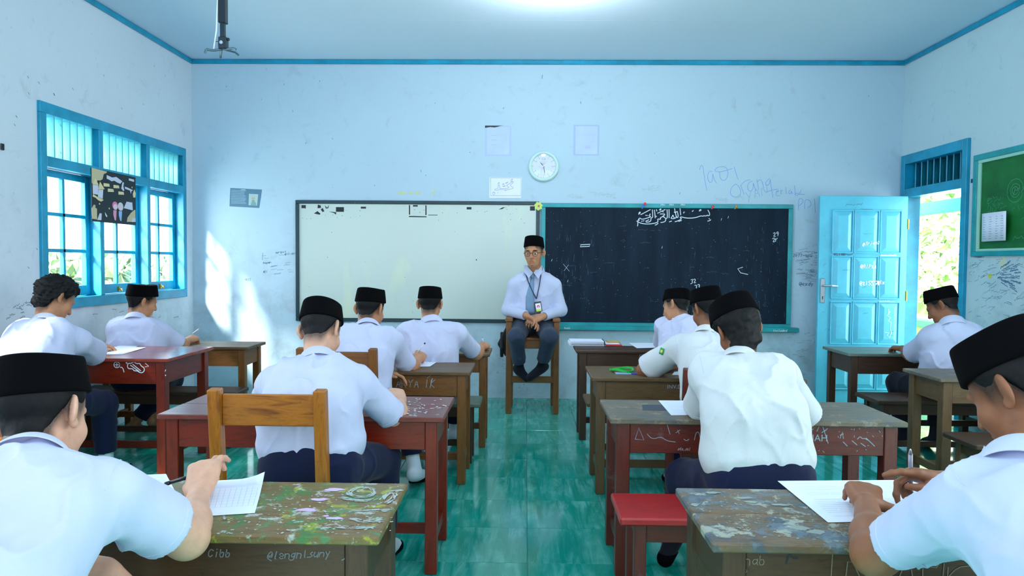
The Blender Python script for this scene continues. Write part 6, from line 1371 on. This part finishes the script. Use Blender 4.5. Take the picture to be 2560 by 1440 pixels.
for pts in ([(1312,670),(1314,684),(1320,702),(1330,726),(1341,747)], [(1353,672),(1352,690),(1348,715),(1341,747)]): stripe('lanyard', bv, pts, .0042, lm, sh, Bv, .012, 6)
h0 = hit(bv, 1346, 768, .020)
bd = MB().box(-.030, .030, -.003, .003, -.052, .050).build('badge', plain('badge_holder', lin(16,24,40), .3), sh, .004); bd.location = h0-Bv; bd.rotation_euler = (math.radians(-8), math.radians(-10), 0)
MB().box(-.023, .023, -.0042, -.0032, -.036, .034).build('badge_card', 'paper', bd)
MB().box(-.023, .023, -.0050, -.0043, -.036, -.018).build('card_foot', plain('card_yellow_green', lin(190,220,80), .5), bd)
MB().disc((0,.006), .013, (0,-.0050,0), UX, UZ, (0,1,0), .0007, 18).build('card_emblem', plain('card_pink', lin(226,70,110), .5), bd)
MB().disc((0,.002), .006, (0,-.0054,0), UX, UZ, (0,1,0), .0004, 12).build('card_emblem', 'paper', bd)
stripe('button_line', bv, [(1338,700),(1342,730),(1344,760)], .0012, SEAM, sh, Bv, .001)
# shirt seams and the sleeve badge
def seam_ring(bv, c, n, par, base, r=.0013, lim=.16):
    c, n = Vector(c), Vector(n).normalized(); u_ = n.orthogonal().normalized(); v_ = n.cross(u_); runs = [[]]
    for k in range(41):
        a_ = 2*PI*k/40; d = u_*math.cos(a_)+v_*math.sin(a_); loc, nn, i_, ds = bv.ray_cast(c+d*lim, -d)
        if loc is None or ds > lim-.02: runs.append([])
        else: runs[-1].append(loc+d*.0002-base)
    for rr_ in runs:
        if len(rr_) > 2: MB().tube(rr_, r, 5).build('seam', SEAM, par, 0, None, True)
for key in ('front_left','front_right','mid_left','right_mid','curly','right_lanyard'):
    sp, body, I = PEOPLE[key]; bv = bvh_of(I['shirt']); dz = A3(0,0,.03*sp.get('sc',1))
    for S, E, sg in ((np.asarray(sp['sr'])-dz, np.asarray(sp['er']), 1), (np.asarray(sp['sl'])-dz, np.asarray(sp['el']), -1)):
        u = nrm(E-S); fr = sp.get('sleeve', .86); seam_ring(bv, lerp(S, E, fr)-u*.022, u, I['shirt'], Vector(I['base']), .0011, .12)
        seam_ring(bv, S+u*.015, nrm(u*.35+I['rt']*sg*.8), I['shirt'], Vector(I['base']), .0013, .13)
sp, body, I = PEOPLE['right_lanyard']; bv = bvh_of(I['shirt'])
bdg = decal('sleeve_badge', bv, [(1652,868),(1661,872),(1657,888),(1647,884)], plain('badge_green', lin(30,150,84), .6), I['shirt'], Vector(I['base']), 4, 4, .005)
if bdg: decal('badge_motif', bv, [(1652,874),(1657,876),(1655,883),(1650,881)], plain('badge_yellow', lin(220,210,80), .6), bdg, Vector(I['base']), 3, 3, .0068)
# belts
for key in ('right_mid', 'mid_left'):
    sp, body, I = PEOPLE[key]; q = Field(); Pv, rt, up = I['Pv'], I['rt'], I['up']
    q.cone(Pv+rt*.065+up*.075, Pv-rt*.065+up*.075, .112, .112, .03); q.cuts = [(Pv+up*.100, up), (Pv+up*.055, -up)]
    tr = [c_ for c_ in body.children if c_.name.startswith('trousers')][0]; np_mesh('belt', [q.mesh(.008)], MT['black'], I['base'], True, tr)
# pens
pen('black pen across the hand of the front left pupil', at(541,1171,1.87), at(411,1211,1.82), plain('pen_black', lin(10,22,36), .3), 'steel', .0052)
cl = plain('clear_barrel', lin(206,212,236), .15); cl.node_tree.nodes['Principled BSDF'].inputs['Transmission Weight'].default_value = .55
pen('clear pen with a silver tip held upright by the front right pupil', at(2276,1122,1.80), at(2277,1247,1.865), cl, 'steel', .0054, plain('pen_clear_end', lin(70,90,120), .3), True)
pen('white pen in the hand of the pupil by the left window', at(481,835,5.27), at(499,821,5.25), 'white', 'steel', .005, plain('pen_silver', lin(170,180,190), .3))
pen('white pen with a dark end above the scratched-name desk', at(1042,884,4.32), at(1063,857,4.30), 'white', 'steel', .0045, 'black')
pen('pale blue pen in the hand of the pupil nearest the teacher chair', at(1208,858,5.0), at(1206,843,5.0), plain('pen_pale', lin(200,212,236), .3), 'steel', .005, plain('pen_blue', lin(70,120,190), .3))
